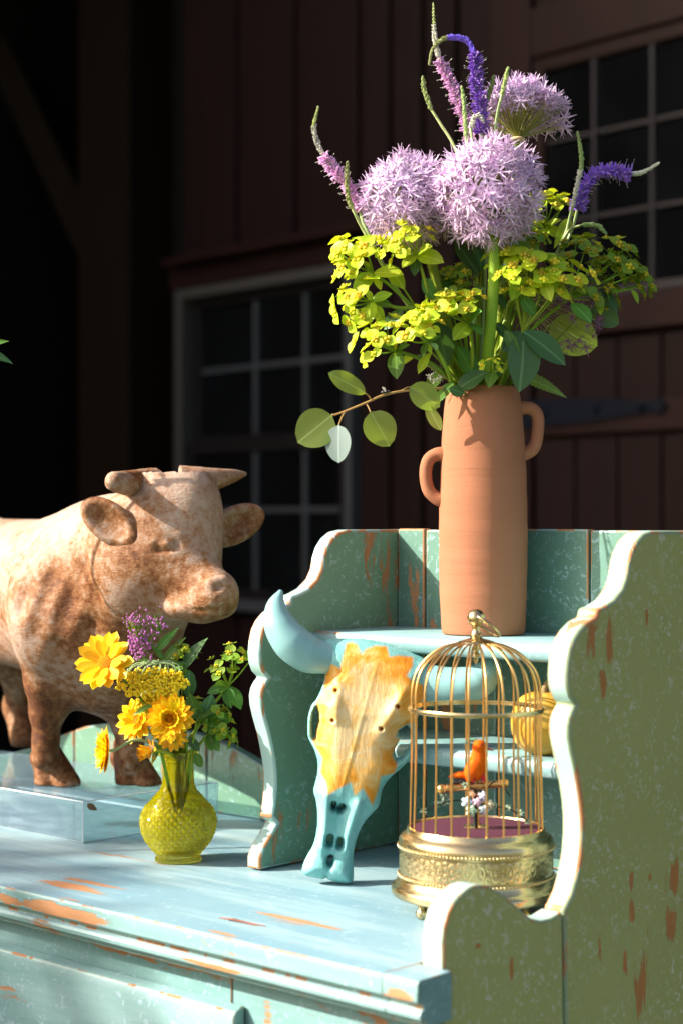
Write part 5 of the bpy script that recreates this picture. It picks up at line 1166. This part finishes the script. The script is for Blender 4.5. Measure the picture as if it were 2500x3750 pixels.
# ------------------------------------------------------------------ flowers in the bud vase
NB = (653, 2800, BVF)
def inv(du=0, dF=0): return (653 + du, 3010, BVF + dF)
M['gold'] = leaf_mat('golden_petal', (.88, .40, .006), (.92, .50, .012), .25, .45, None, 120)
M['lemon'] = leaf_mat('lemon_petal', (.90, .56, .008), (.93, .63, .015), .25, .45, None, 120)
M['amber'] = leaf_mat('amber_petal', (.78, .30, .010), (.84, .42, .02), .25, .45, None, 120)
PET = leaf_me('petal', 1, .40, .62, .8, .25, -.10, 5); 
def notch():
    me = leaf_me('petal', 1, .42, .66, .55, .2, -.05, 6); return me
CPET = notch()
def daisy(label, path, face, rings, disc=None, stem_r=.0016, part='petal', petme=PET, name='strawflower', group=None, stem_m=None):
    """rings: (count, length, opening 0 flat .. 1 closed, material)"""
    P = [pt(*p) for p in path]; c = P[-1]; n = Vector(face).normalized(); e1 = n.orthogonal().normalized(); e2 = n.cross(e1)
    t = thing(name, P[0], label, 'flower', group)
    put('stem', mesh('stem', *tube_data(crom(P, 6), [stem_r * 1.2, stem_r], 7), smooth=60), stem_m or M['stem'], t)
    for (k_, L, op, mt, off) in rings:
        for k in range(k_):
            a = 2 * math.pi * k / k_ + random.uniform(-.08, .08) + off; d = e1 * math.cos(a) + e2 * math.sin(a)
            dd = d * math.cos(op * 1.5) + n * math.sin(op * 1.5)
            put(part, mk(petme, mt), mt, t, orient(c + d * .003 + n * .0008 * op, dd, n - d * op * .8, L * random.uniform(.9, 1.08)))
    if disc:
        r, mt = disc; b = MB()
        for i in range(60):
            q = math.sqrt((i + .5) / 60); a = i * 2.4; p = c + (e1 * math.cos(a) + e2 * math.sin(a)) * r * q + n * (.0022 + r * .35 * (1 - q * q)); b.add(sphere_data(p, r * .12, 5, 4))
        tag(put('disc', b.me('disc', 180), mt, t), kind='stuff')
    return t
daisy('large lemon yellow ragged daisy leaning left in front of the bull', [inv(-6), NB, (560, 2620, 1.94), (470, 2510, 1.93), (388, 2428, 1.925)], -FV * .80 - RV * .28 + U * .38, [(10, .0330, .10, M['lemon'], 0), (9, .0310, .22, M['lemon'], .35), (6, .0250, .34, M['lemon'], .1)], (.0085, M['gold']), petme=CPET, name='coreopsis')
SG = 'strawflowers in the yellow bud vase'
ring = lambda L, a, b: [(18, L, .04, b, 0), (18, L * .95, .18, a, .2), (16, L * .86, .34, a, .1), (14, L * .66, .62, a, .3), (11, L * .50, .80, a, 0), (9, L * .40, .92, b, .2)]
daisy('open golden strawflower facing forward above the bud vase', [inv(2), NB, (640, 2720, 1.935), (622, 2632, 1.910)], -FV + U * .12, ring(.0240, M['lemon'], M['gold']), (.0075, M['gold']), group=SG)
daisy('golden strawflower seen edge on hanging left over the acrylic block', [inv(-4), NB, (600, 2740, 1.945), (500, 2710, 1.935), (425, 2745, 1.925), (398, 2750, 1.922)], -RV - FV * .28 + U * .05, ring(.0235, M['lemon'], M['gold'])[:5], None, group=SG, stem_m=M['stem_pale'])
daisy('strawflower behind the open one with ragged pale petals', [inv(-2, .005), NB, (570, 2700, 1.955), (505, 2640, 1.948)], -FV * .75 - RV * .55 + U * .35, [(14, .0250, .05, M['lemon'], 0), (12, .0215, .3, M['lemon'], .2), (10, .0150, .6, M['gold'], .1)], (.005, M['amber']), group=SG)
daisy('closed amber strawflower bud pointing left below the others', [inv(-3), NB, (630, 2765, 1.94), (585, 2752, 1.93), (560, 2752, 1.926)], -RV * .9 - FV * .45 - U * .05, [(7, .0130, .02, M['amber'], 0), (9, .0165, .72, M['gold'], .2), (8, .0170, .90, M['gold'], 0), (6, .0165, .98, M['amber'], .3)], None, group=SG)
daisy('amber strawflower drooping under the open golden one', [inv(0), NB, (650, 2740, 1.945), (632, 2695, 1.932)], -FV * .75 - U * .55, [(11, .0165, .05, M['amber'], 0), (10, .0150, .4, M['gold'], .2)], (.004, M['amber']), group=SG)
M['yarrow'] = leaf_mat('yarrow_yellow', (.97, .70, .012), (.98, .76, .03), .04, .6, None, 300)
def yarrow(label, path, c, w, h, tilt):
    P = [pt(*p) for p in path]; t = thing('yarrow', P[0], label, 'flower', 'yarrow heads in the yellow bud vase'); C = pt(*c); top = pt(c[0] + tilt[0], c[1] + tilt[1], c[2] + .012)
    put('stem', mesh('stem', *tube_data(crom(P + [top], 6), .0014, 6), smooth=60), M['stem_pale'], t)
    b, b2 = MB(), MB()
    for i in range(60):
        q = math.sqrt((i + .5) / 60); a = i * 2.39996; p = C + RV * w * q * math.cos(a) + FV * w * .35 * q * math.sin(a) + U * (-h * .85 * q * math.sin(a) * -1 - .2 * h * q * q)
        if math.sin(a) > .35: b2.add(tube_data(crom([top, top.lerp(p, .45) + (p - C) * .35 + U * .002, p + U * .003], 3), [.0009, .0009], 4, False)); b2.add(sphere_data(p + U * .0030 + FV * .001, .0017, 6, 5, (1, 1, 1.6)))
        for k in range(13):
            d = Vector(rng.normal(0, 1, 3)).normalized() * .0036 - FV * .0022 - U * .0010; b.add(sphere_data(p + d, .00155, 5, 4))
    tag(put('stalk_cluster', b2.me('stalk_cluster'), M['stem_pale'], t), kind='stuff'); tag(put('blossom_cluster', b.me('blossom_cluster'), M['yarrow'], t), kind='stuff')
yarrow('wide golden yarrow umbel below the purple flowers', [inv(3), NB, (640, 2640, 1.955), (610, 2480, 1.955)], (562, 2488, 1.936), .0375, .017, (20, -62))
yarrow('smaller golden yarrow umbel just above the open strawflower', [inv(1), NB, (650, 2680, 1.950), (640, 2570, 1.945)], (585, 2568, 1.940), .0260, .013, (30, -55))
# purple meadowsweet
t = thing('meadowsweet', pt(*inv(4, .008)), 'purple pink meadowsweet sprig rising before the chest of the bull', 'flower'); b, b2, b3 = MB(), MB(), MB()
st = [pt(*q) for q in (inv(4, .008), NB, (640, 2560, 1.96), (560, 2420, 1.955), (530, 2380, 1.952))]; b.add(tube_data(crom(st, 6), .0012, 6))
for i in range(330):
    u, v = rng.normal(512, 26), rng.normal(2350, 42)
    if i % 5 == 0: u, v = rng.normal(490, 20), rng.normal(2275, 14)
    if i % 7 == 0: u, v = rng.normal(570, 26), rng.normal(2290, 16)
    p = pt(u, v, 1.952 + rng.normal(0, .006)); b2.add(sphere_data(p, .0013 if i % 5 else .0009, 5, 4))
    if i % 5 == 0: b.add(tube_data([st[-1].lerp(p, .15), st[-1].lerp(p, .6) - U * .002, p], .00035, 3, False))
put('stem', b.me('stem'), M['stem'], t); tag(put('blossom_cluster', b2.me('blossom_cluster'), leaf_mat('magenta_bud', (.66, .16, .56), (.80, .34, .72), .2, .6, None, 600), t), kind='stuff')
for p, q in (((600, 2430), (660, 2330)), ((570, 2390), (640, 2300)), ((560, 2420), (470, 2400)), ((600, 2420), (560, 2350)), ((620, 2440), (690, 2420)), ((585, 2330), (578, 2252))): leaf_at(t, LANCE, LM, pt(*p, 1.955), pt(*q, 1.95), wide=.8)
# spurge sprigs and leaves of the small bunch
SP = (M['bract_shade'], M['cup_shade'])
e = euphorbia('green spurge sprig standing tall right of the yellow flowers', None, [inv(6), NB, (740, 2640, 1.955), (836, 2512, 1.955)], 1.955, [(852, 2388), (802, 2432), (868, 2400), (912, 2425), (815, 2452)], [(885, 2585, LM), (760, 2530, LM), (840, 2590, LM), (800, 2500, LM), (835, 2410, LM, (848, 2430, 1.955))], s=.0125, n=3, mats=SP)
euphorbia('low green spurge sprig leaning right over the bud vase rim', None, [inv(8), NB, (720, 2740, 1.95), (760, 2690, 1.948)], 1.946, [(840, 2665), (842, 2700), (800, 2675), (775, 2660), (815, 2700)], [(800, 2740, LM), (770, 2745, LM), (740, 2640, LM)], s=.0095, n=3, mats=SP)
euphorbia('green spurge sprig with yellowish heads beside the open strawflower', None, [inv(4), NB, (705, 2700, 1.95), (735, 2640, 1.948)], 1.946, [(720, 2600), (700, 2585), (795, 2590), (805, 2615), (715, 2625)], [(850, 2620, LM), (780, 2560, LD), (690, 2560, LM), (775, 2650, LM)], s=.0105, n=3, mats=SP)
euphorbia('small spurge sprig behind the wide yarrow umbel', None, [inv(2, .01), NB, (690, 2560, 1.965), (680, 2450, 1.965)], 1.965, [(660, 2380), (690, 2390), (672, 2410)], [(712, 2520, LM), (640, 2440, LM)], s=.0105, n=3, mats=SP)
SLG = 'leaves of the small bunch'
def sleaf(label, me, mt, p, q, **k):
    return loose(label, me, mt, p, q, stem=inv(random.uniform(-6, 6)), **k)
sleaf('grey green pointed leaf standing up behind the yarrow', LANCE, LD, (672, 2455, 1.955), (728, 2328, 1.95), wide=1.1)
sleaf('broad blue green leaf right of the yarrow', OVAL, LD, (690, 2560, 1.955), (700, 2460, 1.95))
sleaf('dark pointed leaf lying across the strawflowers', LANCE, LM, (560, 2585, 1.925), (485, 2605, 1.918))
sleaf('leaf hanging down at the left of the bud vase rim', LANCE, LM, (580, 2720, 1.935), (560, 2800, 1.93), wide=.8)
sleaf('drooping leaf at the right of the bud vase rim', OVAL, LM, (715, 2755, 1.945), (735, 2812, 1.94), wide=1.2)
sleaf('dark leaf right of the open strawflower', OVAL, LD, (690, 2700, 1.945), (730, 2750, 1.94))
sleaf('long leaf reaching right above the low spurge sprig', LANCE, LM, (720, 2640, 1.94), (790, 2570, 1.935), wide=1.1)
# ------------------------------------------------------------------ small things lying about
fl = put('dried_leaf', mk(LANCE, simple('dry_brown_leaf', (.16, .09, .04), .7)), None, None, orient((-1.6255, 1.312, T + .0462), RV * .8 - U * .6, -FV, (.022, .014, .014)))
tag(fl, 'dry brown leaf scrap clinging to the corner of the acrylic block', 'leaf')
cf = MB(); c0 = Vector((-1.215, 1.150, T + .0008)); 
for k in range(9):
    x = k * .0040
    for s in (-1, 1): cf.add(tube_data([c0 + Vector((x, 0, 0)), c0 + Vector((x + .004, s * .0050 * (1 - k / 10), .0003))], [.0007, .0003], 3))
cf.add(tube_data([c0 + Vector((-.012, -.002, 0)), c0, c0 + Vector((.045, .003, 0))], [.0004, .0009, .0004], 4))
fp = put('fern_scrap', cf.me('fern_scrap'), simple('dry_rust_fern', (.30, .10, .06), .8)); tag(recenter(fp), 'tiny dry rust coloured fern scrap lying on the dresser top', 'leaf')

# ------------------------------------------------------------------ leafy shrub left of the dresser, a branch of it just reaches into the picture
SHC = FR(1.80, -1.33, 0)
sh = thing('shrub', SHC, 'leafy green shrub at the far left whose leaf tips reach beside the barn bay', 'shrub')
tube('trunk', crom([SHC + U * .005, SHC + U * .4 + RV * .03, SHC + U * .8], 5), [.03, .024, .016], simple('shrub_bark', (.12, .085, .05), .85), sh, 10)
b = MB(); bs = MB()
for i in range(1500):
    d = Vector(rng.normal(0, 1, 3)).normalized(); r = (random.random() ** .45)
    p = SHC + U * .78 + RV * d.dot(RV) * .42 * r + FV * d.dot(FV) * .5 * r + U * d.z * .42 * r
    dd = Vector(rng.normal(0, 1, 3)) + d * .8; m = orient(p, dd, Vector(rng.normal(0, 1, 3)) + U, random.uniform(.055, .085))
    b.add(([(0, 0, 0), (.22, .45, .05), (0, 1, -.1), (-.22, .45, .05)], [(0, 1, 2), (0, 2, 3)]), m)
for i in range(40):
    d = Vector(rng.normal(0, 1, 3)).normalized(); bs.add(tube_data([SHC + U * .7, SHC + U * .9 + RV * d.dot(RV) * .3 + FV * d.dot(FV) * .45 + U * abs(d.z) * .35], [.008, .003], 4))
tag(put('crown', b.me('crown', None), LM, sh), kind='stuff'); put('branch', bs.me('branch'), simple('shrub_twig', (.13, .10, .05), .8), sh)
tw = [FR(1.95, -1.0, 1.30), FR(1.98, -.75, 1.40), pt(-150, 1290, 1.98), pt(-40, 1275, 1.98)]
tube('branch', crom(tw, 6), [.004, .0015], M['twig'], sh, 6)
for p, q, m_ in (((-60, 1270, 1.98), (18, 1233, 1.975), LM), ((-60, 1290, 1.98), (42, 1307, 1.975), LD), ((-150, 1290, 1.98), (-60, 1370, 1.98), LM), ((-200, 1300, 1.98), (-260, 1200, 1.98), LM)): leaf_at(sh, LANCE, m_, pt(*p), pt(*q), wide=1.0)

# ------------------------------------------------------------------ added tree, out of view on the lawn to the left: its crown shades the lower left of the dresser
TC = FR(1.20, -6.5, 0)
tr_ = thing('added_shade_tree', TC, 'added round crowned tree out of view that shades the dresser', 'tree')
tube('trunk', crom([TC - U * .02, TC + U * 1.0 + RV * .05, TC + U * 2.0, TC + U * 3.02 + FV * .1], 5), [.15, .12, .10, .05], simple('tree_bark', (.10, .075, .05), .9, bump=.6, bs=30, bd=.01), tr_, 12)
for i in range(9):
    a = i * 2.4; e_ = TC + U * random.uniform(2.6, 3.9) + RV * .8 * math.cos(a) + FV * .6 * math.sin(a)
    tube('limb', crom([TC + U * (1.7 + .08 * i), TC.lerp(e_, .5) + U * 1.35, e_], 4), [.05, .015], bpy.data.materials['tree_bark'], tr_, 7)
b = MB()
for i in range(7000):
    d = Vector(rng.normal(0, 1, 3)).normalized(); r = random.random() ** .4; lump = 1 + .10 * math.sin(5 * d.x + 3) * math.cos(4 * d.y)
    p = TC + U * 3.02 + (RV * d.dot(RV) * 1.2 + FV * d.dot(FV) * .85 + U * d.z * 1.42) * r * lump
    b.add(([(0, 0, 0), (.26, .45, .05), (0, 1, -.1), (-.26, .45, .05)], [(0, 1, 2), (0, 2, 3)]), orient(p, Vector(rng.normal(0, 1, 3)) + d, Vector(rng.normal(0, 1, 3)) + U, random.uniform(.10, .16)))
tag(put('crown', b.me('crown', None), M['leaf'], tr_), kind='stuff')
